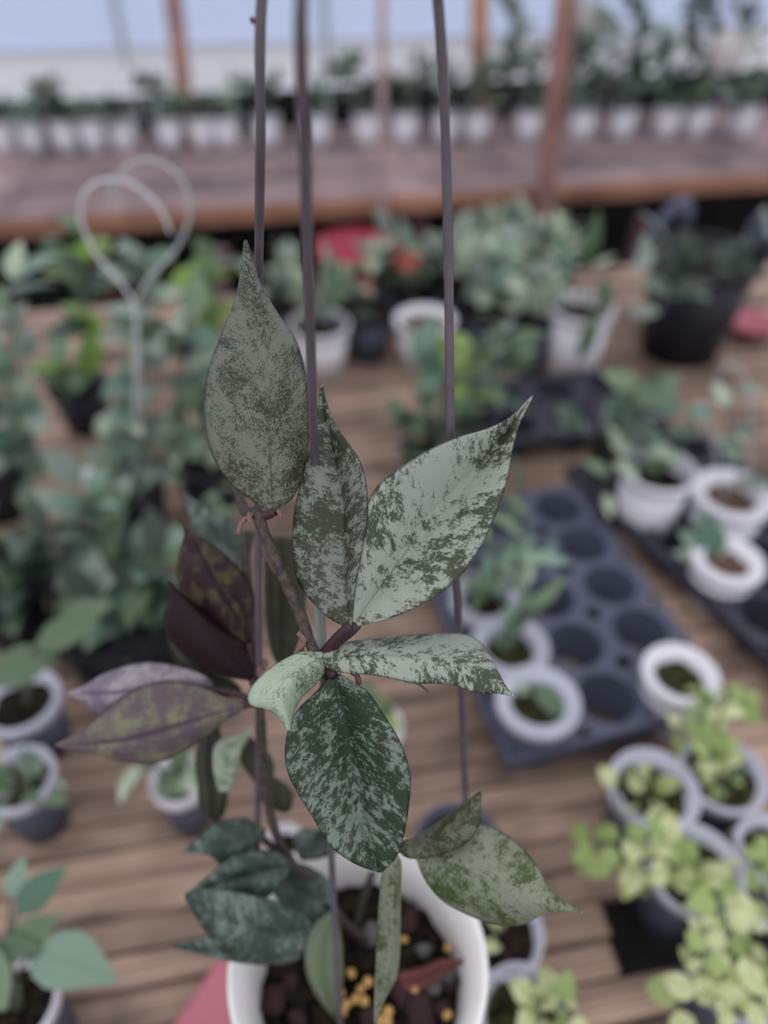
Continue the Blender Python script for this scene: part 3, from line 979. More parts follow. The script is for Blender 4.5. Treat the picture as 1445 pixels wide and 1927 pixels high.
for (a, b, c) in [((470, 1385), (478, 1470), (505, 1480)), ((500, 1450), (480, 1500), (540, 1530))]:
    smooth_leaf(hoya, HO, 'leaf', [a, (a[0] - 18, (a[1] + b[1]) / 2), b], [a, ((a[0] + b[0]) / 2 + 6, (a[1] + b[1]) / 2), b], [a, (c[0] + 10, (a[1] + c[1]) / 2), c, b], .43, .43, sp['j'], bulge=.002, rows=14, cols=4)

# ================================================================== TRAYS
def tray(label, at, rot, r, c, nr, nc, dia, hgt, mat):
    """cell tray: top plate with round holes, a tapered cup under every hole, a skirt"""
    root = thing('cell_tray', label, 'tray', at)
    root.rotation_euler = (0, 0, rot)
    K = 20
    vs, fs = [], []
    for i in range(nc):
        for j in range(nr):
            ox, oy = (i - (nc - 1) / 2) * r, (j - (nr - 1) / 2) * c
            b = len(vs)
            for q in range(K):
                w = 2 * math.pi * q / K
                cx, cy = math.cos(w), math.sin(w)
                m = max(abs(cx), abs(cy))
                vs.append((ox + cx / m * r / 2, oy + cy / m * c / 2, hgt))
                vs.append((ox + cx * dia / 2, oy + cy * dia / 2, hgt))
                vs.append((ox + cx * dia / 2 * .97, oy + cy * dia / 2 * .97, hgt - .003))
            for q in range(K):
                q2 = (q + 1) % K
                fs.append((b + q * 3, b + q2 * 3, b + q2 * 3 + 1, b + q * 3 + 1))
                fs.append((b + q * 3 + 1, b + q2 * 3 + 1, b + q2 * 3 + 2, b + q * 3 + 2))
    X, Y = nc * r / 2, nr * c / 2
    link('top_plate', mesh('top_plate', vs, fs, False), M[mat], root)
    vs, fs = [], []
    for z, e in ((hgt, .0), (hgt, .006), (hgt - .004, .007), (hgt - .016, .007)):
        for x, y in ((-X - e, -Y - e), (X + e, -Y - e), (X + e, Y + e), (-X - e, Y + e)):
            vs.append((x, y, z))
    for i in range(3):
        for q in range(4):
            q2 = (q + 1) % 4
            fs.append((i * 4 + q, i * 4 + q2, i * 4 + 4 + q2, i * 4 + 4 + q))
    link('edge_skirt', mesh('edge_skirt', vs, fs, False), M[mat], root)
    cup = lathe_mesh('cup', [(dia / 2 * .98, hgt - .003), (dia / 2 * .80, .001), (dia / 2 * .72, 0), (dia / 2 * .72, .002)], 20)
    cup.materials.append(M[mat])
    for i in range(nc):
        for j in range(nr):
            link('cup', cup, None, root, ((i - (nc - 1) / 2) * r, (j - (nr - 1) / 2) * c, 0))
    return root


R1 = math.radians(15.3)
c1, r1 = Vector((-math.sin(R1), math.cos(R1), 0)) * .0752, Vector((math.cos(R1), math.sin(R1), 0)) * .0845
t0 = Vector((.243, .465, 0))           # middle column, first row


def T1(i, j):
    return t0 + r1 * i + c1 * j


tray('blue grey tray of round cells, half of them empty, right of the big leaf', T1(0, 2), R1, .0845, .0752, 5, 3, .066, .058, 'tray')
R2 = math.radians(26)
c2, r2 = Vector((-math.sin(R2), math.cos(R2), 0)) * .0755, Vector((math.cos(R2), math.sin(R2), 0)) * .080
u0 = Vector((.436, .655, 0))


def T2(i, j):
    return u0 + r2 * i + c2 * j


tray('dark cell tray with white pots at the far right', T2(1, 0.5), R2, .080, .0755, 6, 3, .064, .05, 'tray_dark')
q3 = G(1080, 758, .05)
tray('small black cell tray with empty holes beyond the blue grey tray', Vector((q3.x - .02, q3.y, 0)), math.radians(10), .098, .085, 2, 3, .072, .05, 'tray_dark')
q4 = G(1000, 600, .03)

# ================================================================== POTS ON THE NEAR BENCH
# pots standing in the blue grey tray
p = pot('pale grey pot in the tray with leaves arching over it, behind the silver leaf tip', 'potted plant', T1(-1, 1) + Vector((0, 0, .001)), .088, .086, rim='pot_grey', ring=.2, soil='soil_moss')
q = p.location + Vector((0, 0, .06))
vine(p, [q, V(955, 1130, q.y), V(930, 1060, q.y + .02), V(905, 1000, q.y + .03)], 12, .042, ['l_teal', 'l_mid', 'l_green_lime'], 'long')
vine(p, [q, V(985, 1150, q.y), V(965, 1080, q.y + .01), V(985, 1010, q.y + .03)], 8, .045, ['l_mid', 'l_teal', 'l_pale'], 'long')
p = pot('pale grey pot in the tray with one plump green leaf, at the silver leaf tip', 'potted plant', T1(-1, 0) + Vector((0, 0, .001)), .0895, .088, rim='pot_grey', ring=.2, soil='soil_moss')
add_leaf(p, p.location + Vector((.0, .022, .082)), (.55, -.8, -.12), (0, .1, 1), .05, 'ovate', 'l_mid')
add_leaf(p, p.location + Vector((-.01, .012, .064)), (-.2, .5, .7), (0, -.6, .5), .03, 'ovate', 'l_pale')
p = pot('bright white pot in the front right corner of the tray with dark moss', 'potted plant', T1(1, 0) + Vector((-.004, -.012, .001)), .083, .088, rim='pot_white', body='pot_white', ring=.19, soil='soil_moss')
for i in range(7):
    add_leaf(p, p.location + Vector((rnd.uniform(-.015, .02), rnd.uniform(-.015, .015), .066)), rv() + Vector((0, 0, .2)), Vector((0, 0, 1)) + rv(.3), .014, 'round', 'l_dark')
p = pot('pale grey pot with spreading green leaves in the tray behind the hanger wire', 'potted plant', T1(-1, 2) + Vector((0, 0, .001)), .086, .084, rim='pot_grey', ring=.2, soil='soil')
q = p.location + Vector((0, 0, .06))
vine(p, [q, V(900, 1080, q.y), V(960, 1040, q.y - .02), V(1010, 1060, q.y - .04)], 12, .045, ['l_teal', 'l_mid', 'l_deep'], 'long')
vine(p, [q, V(880, 1060, q.y), V(930, 960, q.y + .05), V(980, 920, q.y + .06)], 12, .045, ['l_grey', 'l_mid', 'l_deep'], 'long')
p = pot('pot of blurred green sprigs at the far left corner of the tray', 'potted plant', T1(-1, 4) + Vector((0, 0, .001)), .08, .08, rim='pot_grey', ring=.2, soil='soil')
bush(p, p.location + Vector((0, 0, .06)), .07, .09, 26, .045, ['l_mid', 'l_grey', 'l_deep'], 'long', nst=5)

# pots in the dark tray at the right
p = pot('tall white pot with a loose green plant standing in the dark tray', 'potted plant', T2(0, 1.9) + Vector((.0, 0, .001)), .102, .125, rim='pot_white', body='pot_white', ring=.12, soil='soil', sink=.22)
q = p.location + Vector((0, 0, .1))
vine(p, [q, V(1215, 830, q.y), V(1190, 770, q.y), V(1215, 715, q.y + .02)], 11, .055, ['l_grey', 'l_deep', 'l_mid', 'l_pale'])
vine(p, [q, V(1180, 860, q.y), V(1150, 880, q.y - .03), V(1140, 930, q.y - .04)], 6, .045, ['l_mid', 'l_pale'])
vine(p, [q, V(1260, 800, q.y + .02), V(1280, 770, q.y + .03), V(1310, 800, q.y + .02)], 6, .05, ['l_teal', 'l_grey'])
p = pot('white thick rimmed pot with bare brown mix near the right edge', 'potted plant', T2(1, 1.05) + Vector((0, 0, .001)), .108, .1, rim='pot_white', body='pot_white', ring=.2, soil='soil_brown')
q = p.location + Vector((0, 0, .075))
vine(p, [q, V(1395, 850, q.y + .02), V(1370, 790, q.y + .02), V(1385, 730, q.y + .02)], 6, .04, ['l_grey', 'l_teal', 'l_pale'], r=.0012)
tube('wire_hoop', [q, V(1340, 820, q.y + .02), V(1340, 740, q.y + .02), V(1365, 690, q.y + .02), V(1395, 695, q.y + .02), V(1412, 760, q.y + .01), V(1410, 840, q.y), q + Vector((.03, 0, 0))], .0013, M['hoop'], p, p.location, seg=6, n=40)
p = pot('lower white pot in the dark tray with a pale drooping leaf', 'potted plant', T2(0, 0) + Vector((0, 0, .001)), .09, .08, rim='pot_white', body='pot_white', ring=.2, soil='soil_brown')
q = p.location + Vector((0, 0, .06))
for d, s in (((-.6, .3, .5), .06), ((-.2, .5, .8), .07), ((.2, .6, .6), .055), ((-.9, .1, .2), .05)):
    add_leaf(p, q + Vector((-.01, .015, 0)), d, (0, -.7, .8), s, 'ovate', 'l_pale' if s < .06 else 'l_teal')

# lime cream plants, bottom right
LIME = ['l_lime', 'l_lime', 'l_lime', 'l_green_lime']
LG = ['l_lime', 'l_green_lime', 'l_green_lime']
p, q = pot_px('grey rimmed pot of cream leaves left of the others in the lower right cluster', 1232, 1482, 172, .085, soil='soil_moss', ring=.15)
bush(p, q, .022, .02, 7, 0.023, LIME, 'round', nst=4)
vine(p, [q, G(1185, 1440, .10), G(1160, 1470, .095), G(1165, 1530, .08)], 4, 0.023, LIME, 'round')
p, q = pot_px('grey rimmed pot with a spray of lime leaves rising behind the lower right cluster', 1362, 1452, 165, .085, soil='soil_moss', ring=.12)
vine(p, [q, V(1330, 1390, q.y + .02), V(1300, 1350, q.y + .04), V(1270, 1380, q.y + .03)], 14, 0.022, LG, 'round')
vine(p, [q, V(1350, 1370, q.y + .03), V(1370, 1310, q.y + .05), V(1395, 1330, q.y + .05)], 14, 0.022, LG, 'round')
vine(p, [q, V(1330, 1380, q.y + .03), V(1340, 1330, q.y + .05), V(1320, 1300, q.y + .07)], 12, 0.020, LG, 'round')
bush(p, q, .02, .02, 8, 0.017, ['l_mid', 'l_green_lime'], 'round', nst=3)
p, q = pot_px('grey rimmed pot cut by the right edge beside the lime cluster', 1462, 1600, 150, .085, soil='soil_moss', ring=.14)
bush(p, q, .03, .03, 12, 0.019, LG, 'round', nst=4)
vine(p, [q, G(1440, 1660, .08), G(1410, 1700, .075), G(1395, 1720, .06)], 8, 0.017, LG, 'round')
p, q = pot_px('large grey pot overflowing with lime cream leaves to the left', 1310, 1632, 182, .095, soil='soil_moss', ring=.11)
bush(p, q, .034, .025, 15, 0.023, LIME, 'round', nst=6)
vine(p, [q, G(1245, 1580, .125), G(1180, 1580, .12), G(1115, 1590, .10), G(1090, 1630, .075)], 20, 0.021, LG, 'round', jit=.004)
vine(p, [q, G(1250, 1620, .12), G(1195, 1620, .10), G(1188, 1660, .07)], 8, 0.024, LIME, 'round')
vine(p, [q, G(1250, 1560, .12), G(1240, 1540, .12)], 4, 0.022, LIME, 'round')
vine(p, [q, G(1350, 1680, .115), G(1365, 1730, .115), G(1370, 1780, .10)], 16, 0.022, LIME, 'round', jit=.005)
p, q = pot_px('grey pot lowest at the right edge, almost hidden under lime leaves', 1402, 1812, 205, .095, soil='soil', ring=.1)
bush(p, q + Vector((0, 0, .0)), .045, .035, 36, 0.022, LG, 'round', nst=8)
vine(p, [q, G(1330, 1790, .13), G(1310, 1850, .12), G(1275, 1890, .10)], 18, 0.022, LIME, 'round', jit=.005)
vine(p, [q, G(1350, 1860, .125), G(1370, 1880, .12), G(1440, 1880, .12)], 20, 0.022, LIME, 'round', jit=.005)
vine(p, [q, G(1340, 1750, .12), G(1290, 1780, .10)], 6, 0.020, LIME, 'round')
p, q = pot_px('grey rimmed pot with cream leaves at the bottom right of the white hanging pot', 985, 1905, 175, .085, soil='soil_moss', ring=.12)
bush(p, q + Vector((.02, 0, .01)), .03, .035, 8, 0.023, LIME, 'round', nst=4)
vine(p, [q, G(1040, 1880, .11), G(1080, 1910, .10)], 5, 0.024, LIME, 'round')
p, q = pot_px('grey rimmed pot half hidden by the thin tipped leaf and the hanging pot', 945, 1752, 160, .085, soil='soil', ring=.11)
bush(p, q, .015, .02, 4, 0.022, LIME, 'round', nst=2)
p, q = pot_px('empty slate rimmed pot behind the folded olive leaf', 862, 1585, 165, .07, cat='pot', name='empty_pot', rim='tray', ring=.1, soil='soil')
p, q = pot_px('white rimmed pot behind the big dark green leaf', 700, 1365, 118, .085, rim='pot_white', soil='soil', ring=.16)
bush(p, q, .04, .07, 14, 0.025, ['l_green_lime', 'l_lime', 'l_mid'], 'ovate', nst=4)

# left side pots
p, q = pot_px('grey pot at the left edge with dark mix and a broad arching leaf', 35, 1315, 150, .09, soil='soil', ring=.14, rim='pot_grey')
for a, d, s in ((V(100, 1235, q.y), (-.9, -.3, -.1), .075), (V(70, 1210, q.y), (.8, .2, .2), .06), (V(110, 1180, q.y + .04), (.8, .3, .3), .06)):
    tube('stem', [q, q.lerp(a, .5) + Vector((0, 0, .02)), a], .0014, M['stem'], p, p.location, seg=5, n=8)
    add_leaf(p, a, d, (0, -.4, 1), s, 'ovate', 'l_mid')
p, q = pot_px('grey pot full of pale green leaves at the left edge below the arching leaf', 30, 1462, 140, .09, soil='soil_moss', ring=.12, rim='pot_grey')
bush(p, q, .035, .02, 22, .032, ['l_grey', 'l_pale', 'l_mid'], 'ovate', nst=6)
p, q = pot_px('white rimmed pot at the lower left edge with broad plain green leaves', 22, 1885, 165, .09, soil='soil', ring=.1, rim='pot_white')
for (px, py, qx, qy, s) in ((30, 1720, 110, 1640, .072), (20, 1690, 40, 1620, .06), (20, 1780, 100, 1730, .08), (60, 1790, 195, 1830, .066), (-20, 1800, 60, 1780, .075), (10, 1900, -30, 1780, .06)):
    a, b = G(px, py, .15), G(qx, qy, .16)
    tube('stem', [q, q.lerp(a, .5) + Vector((0, 0, .02)), a], .0016, M['stem'], p, p.location, seg=5, n=8)
    add_leaf(p, a, b - a, (-.1, -.2, 1), (b - a).length * 1.15, 'ovate', rnd.choice(['l_mid', 'l_teal']), roll=rnd.uniform(-.3, .3))
p, q = pot_px('white pot with an orange brown mix among the dense leaves at left', 205, 888, 105, .08, soil='soil_brown', ring=.17, rim='pot_white', body='pot_white')
p, q = pot_px('slate pot with a pale rim behind the mauve leaves', 335, 1462, 110, .085, soil='soil', ring=.14, rim='pot_white')
bush(p, q, .03, .05, 8, .04, ['l_pale', 'l_mid'], 'ovate', nst=3)
p, q = pot_px('small white pot with a yellow bud behind the lower left leaves of the hoya', 535, 1585, 75, .06, soil='soil', ring=.14, rim='pot_white', body='pot_white')
add_leaf(p, q + Vector((-.012, -.02, .01)), (-.5, -.6, .3), (0, -.3, 1), .03, 'round', 'l_lime')


# tall climbing plants at the left
def climber(label, base_px, base_py, path, n, size, mats, kind='ovate', body='pot_black', dia=.1, hgt=.09, rim='pot_black', extra=(), group=None, jit=.012):
    b = G(base_px, base_py, 0)
    p = pot(label, 'potted plant', b, dia, hgt, body=body, rim=rim, group=group)
    q = b + Vector((0, 0, hgt * .7))
    vine(p, [q] + [V(x, y, b.y + dy) for x, y, dy in path], n, size, mats, kind, jit=jit)
    for path2, n2, mats2 in extra:
        vine(p, [q] + [V(x, y, b.y + dy) for x, y, dy in path2], n2, size, mats2, kind, jit=jit)
    return p


GREY = ['l_grey', 'l_teal', 'l_grey', 'l_mid', 'l_pale']
p = climber('tall climbing hoya of grey green leaves on a heart shaped hoop', 268, 985, [(262, 880, 0), (262, 760, 0), (275, 640, 0), (270, 540, 0), (275, 470, 0)], 44, .052, GREY,
            extra=[([(225, 900, -.02), (205, 820, -.02), (250, 760, 0)], 20, GREY), ([(330, 860, .02), (350, 760, .02), (330, 660, .02), (345, 590, .02)], 32, GREY)])
b = p.location
Y = b.y - .06
tube('heart_hoop', [b + Vector((0, 0, .07)), V(255, 700, Y), V(253, 575, Y), V(225, 530, Y), V(180, 478, Y), V(152, 415, Y), V(160, 362, Y), V(200, 338, Y), V(255, 350, Y), V(300, 392, Y), V(322, 440, Y)], .0019, M['label'], p, b, seg=6, n=70)
tube('heart_hoop', [b + Vector((.004, 0, .07)), V(262, 700, Y), V(256, 575, Y), V(285, 520, Y), V(330, 470, Y), V(357, 405, Y), V(345, 345, Y), V(305, 306, Y), V(255, 304, Y), V(222, 335, Y), V(200, 380, Y)], .0019, M['hoop'], p, b, seg=6, n=70)
climber('leafy plant with fresh light green shoots beside the heart shaped hoop', 170, 800, [(165, 700, 0), (160, 600, 0), (150, 500, 0), (140, 430, 0)], 34, .06, ['l_mid', 'l_green_lime', 'l_mid', 'l_bright', 'l_deep'],
        extra=[([(130, 720, 0), (120, 690, 0)], 10, ['l_bright', 'l_mid'])])
climber('plant with bright yellow green leaves left of the tallest hoya leaf', 395, 720, [(390, 640, 0), (395, 560, 0), (385, 480, 0)], 16, .085, ['l_bright', 'l_bright', 'l_mid'])
climber('tall grey green plant cut off by the left edge', 12, 960, [(20, 860, 0), (10, 740, 0), (25, 620, 0), (10, 520, 0)], 38, .055, GREY, extra=[([(60, 900, 0), (45, 830, 0), (55, 760, 0)], 16, GREY)])
climber('spreading grey green plant in front of the climbing hoya', 190, 1165, [(170, 1080, 0), (185, 1000, 0), (160, 930, 0)], 34, .052, ['l_grey', 'l_teal', 'l_mid', 'l_dark'],
        extra=[([(110, 1110, 0), (70, 1050, 0), (60, 980, 0)], 26, ['l_grey', 'l_dark', 'l_deep', 'l_teal']), ([(250, 1110, 0), (270, 1050, 0)], 16, ['l_teal', 'l_mid'])])
climber('low leafy plant directly left of the dark red leaves', 290, 1235, [(280, 1180, 0), (270, 1110, 0), (300, 1040, 0)], 28, .05, ['l_mid', 'l_teal', 'l_dark', 'l_deep'],
        extra=[([(370, 1150, .03), (390, 1050, .05), (380, 980, .06)], 22, ['l_teal', 'l_mid', 'l_dark'])])
climber('low grey green plant filling the gap above the mauve leaves', 215, 1262, [(200, 1215, 0), (215, 1160, 0), (190, 1120, 0)], 26, .05, ['l_grey', 'l_teal', 'l_mid', 'l_dark'],
        extra=[([(130, 1230, 0), (100, 1190, 0)], 12, ['l_mid', 'l_teal', 'l_deep']), ([(290, 1240, 0), (310, 1200, 0)], 10, ['l_dark', 'l_deep'])])
climber('dark leaved plant at the left edge above the grey pots', 40, 1190, [(30, 1140, 0), (40, 1080, 0), (20, 1020, 0)], 24, .055, ['l_dark', 'l_deep', 'l_mid'])
climber('green plant in the gap behind the tallest hoya leaf', 405, 950, [(400, 880, 0), (380, 800, 0), (410, 720, 0), (400, 640, 0)], 34, .05, ['l_grey', 'l_dark', 'l_teal', 'l_pale'])

# middle of the bench
p, q = pot_px('grey white pot in the middle distance between the two hanger wires at left', 600, 608, 118, .10, rim='pot_white', body='pot_white', ring=.1)
bush(p, q, .08, .14, 24, .055, ['l_grey', 'l_pale', 'l_mid', 'l_grey'], nst=6)
p, q = pot_px('white pot holding orange brown mix in the middle distance', 800, 598, 118, .095, rim='pot_white', body='pot_white', soil='soil_brown', ring=.12)
p, q = pot_px('black square-shouldered pot between the two middle distance white pots', 692, 580, 100, .10, rim='pot_black', ring=.08)
bush(p, q, .04, .05, 6, .04, ['l_grey', 'l_dark'], nst=3)
p, q = pot_px('white pot with a big green leaf hanging down its front', 1096, 575, 125, .14, rim='pot_white', body='pot_white', ring=.08)
y0 = q.y - .06
tube('stem', [q, V(1120, 560, y0 - .01), V(1118, 590, y0 - .03)], .002, M['stem'], p, p.location, seg=5)
for (a, bb, dy, s, m) in (((1118, 590), (1090, 690), -.03, 1.0, 'l_mid'), ((1135, 520), (1140, 610), -.02, 1.0, 'l_mid'), ((1075, 520), (1050, 450), .03, 1.0, 'l_teal'), ((1100, 500), (1130, 395), .04, 1.0, 'l_mid'), ((1115, 500), (1160, 480), .02, 1.0, 'l_pale')):
    A, C = V(a[0], a[1], y0 + dy), V(bb[0], bb[1], y0 + dy)
    tube('stem', [q, A], .0015, M['stem'], p, p.location, seg=5, n=6)
    add_leaf(p, A, C - A, (0, -1, .3), (C - A).length, 'long', m)
p, q = pot_px('black pot in shadow left of the white pot with the hanging leaf', 1005, 585, 95, .12, rim='pot_black', ring=.08)
bush(p, q, .06, .1, 16, .055, ['l_grey', 'l_pale'], nst=4)
p, q = pot_px('large glossy black pot with a sparse plant at the upper right', 1330, 475, 215, .2, rim='pot_black', body='pot_black', ring=.07, sink=.15)
bush(p, q, .12, .06, 14, .08, ['l_dark', 'l_grey', 'l_dark'], nst=6)
vine(p, [q, V(1250, 560, q.y - .14), V(1240, 590, q.y - .17)], 5, .07, ['l_dark', 'l_grey'])
vine(p, [q, V(1260, 470, q.y - .05), V(1225, 450, q.y - .05)], 4, .08, ['l_grey', 'l_dark'])
tube('handle', [q + Vector((-.13, 0, .05)), V(1265, 395, q.y), V(1290, 380, q.y), V(1290, 420, q.y)], .012, M['tray'], p, p.location, seg=8, n=14)
tube('handle', [q + Vector((.13, 0, .05)), V(1420, 430, q.y), V(1440, 410, q.y)], .012, M['tray'], p, p.location, seg=8, n=10)
SILV = ['l_pale', 'l_grey', 'l_pale', 'l_teal', 'l_grey']
for (px, py, w, lab, n) in ((925, 575, 110, 'pot of dense silvery leaves right of the right hanger wire', 44), (1030, 515, 105, 'pot of dense silvery leaves in front of the slanting post', 44), (850, 530, 100, 'pot of silvery leaves crossed by the right hanger wire', 34), (945, 480, 95, 'rearmost pot of dense silvery leaves', 34)):
    p, q = pot_px(lab, px, py, w, .1, rim='pot_black', ring=.08)
    bush(p, q, .085, .12, n, .058, SILV, nst=8)
p, q = pot_px('pot of broad teal leaves between the wires above the large silver leaf', 880, 770, 95, .09, rim='pot_black', ring=.08)
vine(p, [q, V(850, 740, q.y), V(815, 690, q.y), V(800, 660, q.y)], 14, .07, ['l_teal', 'l_teal', 'l_mid'])
vine(p, [q, V(930, 720, q.y), V(950, 660, q.y + .02), V(940, 620, q.y + .03)], 20, .06, ['l_mid', 'l_grey', 'l_teal'])
vine(p, [q, V(880, 720, q.y), V(890, 650, q.y + .02)], 14, .06, ['l_mid', 'l_grey', 'l_green_lime'])
p, q = pot_px('pot of mixed green leaves just above the large silver leaf', 800, 850, 80, .08, rim='pot_black', ring=.08)
bush(p, q, .08, .09, 26, .055, ['l_dark', 'l_mid', 'l_deep'], nst=5)
p, q = pot_px('pot of grey green sprigs left of the tall white pot', 1150, 850, 70, .07, rim='pot_black', ring=.08)
bush(p, q, .07, .1, 18, .05, ['l_grey', 'l_deep', 'l_teal'], nst=5)
for (px, py, lab, mats) in ((520, 560, 'pot of pinkish grey leaves beside the tallest hoya leaf', ['l_pale', 'l_grey']), (740, 520, 'pot of white green leaves in front of the red bin', ['l_pale', 'l_grey', 'l_pale'])):
    p, q = pot_px(lab, px, py, 90, .09, rim='pot_black', ring=.08)
    bush(p, q, .09, .11, 22, .055, mats, nst=5)


def flower_pot(label, px, py, fx, fy, mat):
    p, q = pot_px(label, px, py, 80, .09, rim='pot_black', ring=.08)
    bush(p, q, .05, .06, 10, .045, ['l_teal', 'l_mid'], nst=4)
    f = V(fx, fy, q.y)
    tube('stem', [q, q.lerp(f, .6) + Vector((.005, 0, 0)), f], .0016, M['stem'], p, p.location, seg=5)
    for i in range(9):
        w = 2 * math.pi * i / 9
        add_leaf(p, f, (math.cos(w), -.35, math.sin(w)), (0, -1, .2), .026, 'round', mat, 'petal')


_leafcache_petal = None
for nm in ('redflower', 'orangeflower'):
    pass
flower_pot('potted plant with a coral red flower in the middle distance', 645, 565, 636, 502, 'redflower')
flower_pot('potted plant with brick orange petals right of the coral red flower', 775, 545, 768, 490, 'orangeflower')

# red things
b = V(668, 462, 1.97)
rb = thing('red_bin', 'deep red lidded plastic bin standing behind the bench in the middle', 'bin', (b.x, b.y, FLOOR))
hh = b.z - FLOOR
link('body', lathe_mesh('body', [(.08, 0), (.085, .004), (.105, hh - .03), (.10, hh - .03), (.08, .01)], 36, True), M['red_deep'], rb)
link('rim', lathe_mesh('rim', [(.104, hh - .034), (.114, hh - .03), (.117, hh - .008), (.112, hh), (.106, hh), (.1, hh - .02)], 36), M['red_deep'], rb)
hm = lathe_mesh('lid', [(.001, hh + .012), (.05, hh + .012), (.095, hh + .006), (.119, hh + .003), (.121, hh - .012), (.1175, hh - .012)], 36)
link('lid', hm, M['red_deep'], rb)
b = G(1412, 612, .02)
rd = thing('red_dish', 'small pinkish red plastic dish on the bench under the large black pot', 'dish', (b.x, b.y, 0))
link('bowl', lathe_mesh('bowl', [(.03, 0), (.034, .001), (.05, .028), (.055, .03), (.054, .032), (.047, .03), (.03, .004), (.001, .004)], 28, True), M['red'], rd)

# pinkish red board under the hanging pot
ps = [(262, 2020), (330, 1920), (372, 1860), (405, 1806), (425, 1790), (470, 1790), (560, 1850), (640, 1980)]
zt = .014
vs = [G(x, y, zt) for x, y in ps]
c0 = sum(vs, Vector()) / len(vs)
bm = bmesh.new()
fv = [bm.verts.new(v - Vector((c0.x, c0.y, 0))) for v in vs]
f = bm.faces.new(fv)
e = bmesh.ops.extrude_face_region(bm, geom=[f])
bmesh.ops.translate(bm, vec=(0, 0, -zt + .001), verts=[v for v in e['geom'] if isinstance(v, bmesh.types.BMVert)])
bmesh.ops.recalc_face_normals(bm, faces=bm.faces[:])
bmesh.ops.bevel(bm, geom=bm.edges[:], offset=.003, segments=2, affect='EDGES')
me = bpy.data.meshes.new('red_board')
bm.to_mesh(me)
bm.free()
o = link('red_board', me, M['red'], None, (c0.x, c0.y, 0))
tag(o, 'smooth pinkish red plastic board on the bench beside the white pot rim', 'board')

# ================================================================== FAR BENCH: white pots and climbers
POS = ['leftmost', 'second from the left', 'third from the left', 'fourth from the left', 'fifth from the left', 'sixth from the left', 'seventh from the left', 'eighth from the left',
       'ninth from the left', 'tenth from the left', 'tenth from the right', 'ninth from the right', 'eighth from the right', 'seventh from the right', 'sixth from the right', 'fifth from the right', 'fourth from the right', 'third from the right', 'second from the right', 'rightmost']
xs = [12, 68, 130, 182, 237, 325, 385, 430, 505, 600, 690, 762, 838, 895, 990, 1090, 1165, 1248, 1304, 1388]
VM = [['l_grey', 'l_dark'], ['l_teal', 'l_grey'], ['l_mid', 'l_dark'], ['l_grey', 'l_pale', 'l_dark']]
for i, x in enumerate(xs):
    py = 288 - 34 * x / 1445
    b = G(x, py, 0)
    p = pot('small white pot on the far bench, %s in its row' % POS[i], 'potted plant', Vector((b.x, b.y, 0)), .092, .098, body='pot_white', rim='pot_white', ring=.1, group='white pots along the far bench')
    q = p.location + Vector((0, 0, .07))
    if x < 850:
        bush(p, q, .06, .07 if x < 480 else .13, 18, .06, VM[i % 4], nst=5)
    else:
        top = rnd.choice((60, 90, 20)) if x > 1000 else 110
        vine(p, [q, V(x + rnd.uniform(-25, 25), 190, b.y), V(x + rnd.uniform(-25, 25), 120, b.y), V(x + rnd.uniform(-30, 30), top, b.y)], 38 if x > 1000 else 18, .066, VM[i % 4], jit=.02)
        bush(p, q, .05, .12, 14, .055, VM[(i + 1) % 4], nst=4)
# second row against the wall
for i, (x, py) in enumerate(((100, 226), (290, 220), (470, 214), (650, 208), (800, 205), (950, 202), (1070, 199), (1190, 196), (1330, 192))):
    b = G(x, py + 9, 0)
    p = pot('black pot behind the white row on the far bench, number %s from the left' % ['one', 'two', 'three', 'four', 'five', 'six', 'seven', 'eight', 'nine'][i], 'potted plant', Vector((b.x, b.y, 0)), .1, .08, body='pot_black', rim='pot_black', ring=.1,
            group='black pots behind the white row')
    q = p.location + Vector((0, 0, .07))
    if x > 900:
        vine(p, [q, V(x, 130, b.y), V(x + 20, 60, b.y), V(x - 10, -20, b.y)], 56, .07, VM[(i + 2) % 4], jit=.012)
    bush(p, q, .07, .06 if x < 500 else .11, 16, .06, VM[(i + 3) % 4], nst=5)

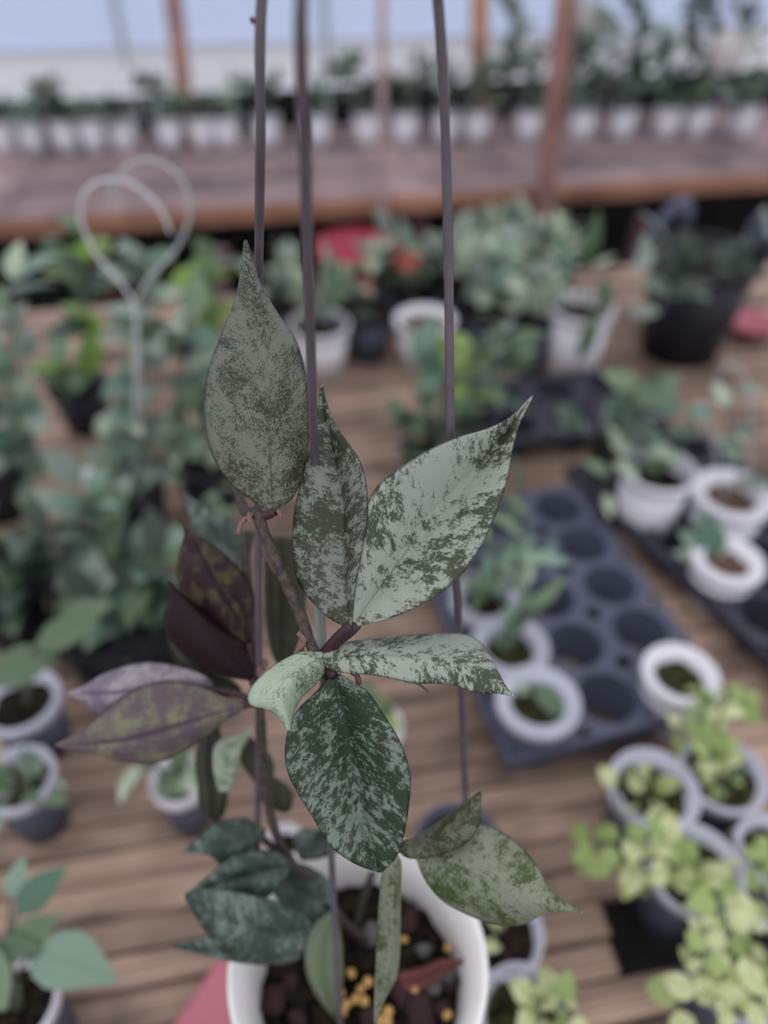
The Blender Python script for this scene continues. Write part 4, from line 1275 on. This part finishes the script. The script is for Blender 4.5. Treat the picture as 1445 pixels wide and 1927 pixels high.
# hanging white pots in the vines at the top right
for (x, y, w, lab) in ((1372, 98, 66, 'larger round white pot hanging among the vines at the top right'), (1110, 34, 46, 'smaller round white pot hanging among the vines near the slanting post')):
    b = V(x, y, 2.40)
    R = w * depth(b) / FPX / 2
    p = thing('hanging_pot', lab, 'hanging pot', b - Vector((0, 0, R)))
    pb = link('bowl', lathe_mesh('bowl', [(R * .45, 0), (R * .8, R * .22), (R, R * .8), (R * .98, R * 1.4), (R * .9, R * 1.9), (R * .84, R * 1.9), (R * .8, R * 1.5)], 28, True), M['pot_thin'], p)
    link('soil', lathe_mesh('soil', [(R * .86, R * 1.55), (R * .4, R * 1.6), (.001, R * 1.62)], 20), M['soil'], p)
    for k in range(3):
        w_ = 2.1 * k + .4
        tube('hanger', [b + Vector((math.cos(w_) * R * .88, math.sin(w_) * R * .88, R * .85)), b + Vector((0, 0, .75))], .0025, M['wire'], p, p.location, seg=5, n=4)
    q = b + Vector((0, 0, R * .7))
    bush(p, q + Vector((0, .04, .05)), .14, .14, 22, .065, ['l_dark', 'l_deep', 'l_mid'], nst=7)
    vine(p, [q, b + Vector((R * 1.1, -R * .6, R * .8)), b + Vector((R * 1.2, -R * .5, -R)), b + Vector((R * 1.0, -.03, -R * 2.2))], 9, .06, ['l_mid', 'l_deep', 'l_grey'])
bar = link('crossbar', box_mesh('crossbar', 5.2, .03, .03, .003), M['post'], None, B(.3, 2.30, b.z + .76))
bar.location = Vector((.3, 2.42, b.z + .755))
tag(bar, 'wooden bar high above the far bench that the white pots hang from', 'bar')

# plants on the ground below the far bench
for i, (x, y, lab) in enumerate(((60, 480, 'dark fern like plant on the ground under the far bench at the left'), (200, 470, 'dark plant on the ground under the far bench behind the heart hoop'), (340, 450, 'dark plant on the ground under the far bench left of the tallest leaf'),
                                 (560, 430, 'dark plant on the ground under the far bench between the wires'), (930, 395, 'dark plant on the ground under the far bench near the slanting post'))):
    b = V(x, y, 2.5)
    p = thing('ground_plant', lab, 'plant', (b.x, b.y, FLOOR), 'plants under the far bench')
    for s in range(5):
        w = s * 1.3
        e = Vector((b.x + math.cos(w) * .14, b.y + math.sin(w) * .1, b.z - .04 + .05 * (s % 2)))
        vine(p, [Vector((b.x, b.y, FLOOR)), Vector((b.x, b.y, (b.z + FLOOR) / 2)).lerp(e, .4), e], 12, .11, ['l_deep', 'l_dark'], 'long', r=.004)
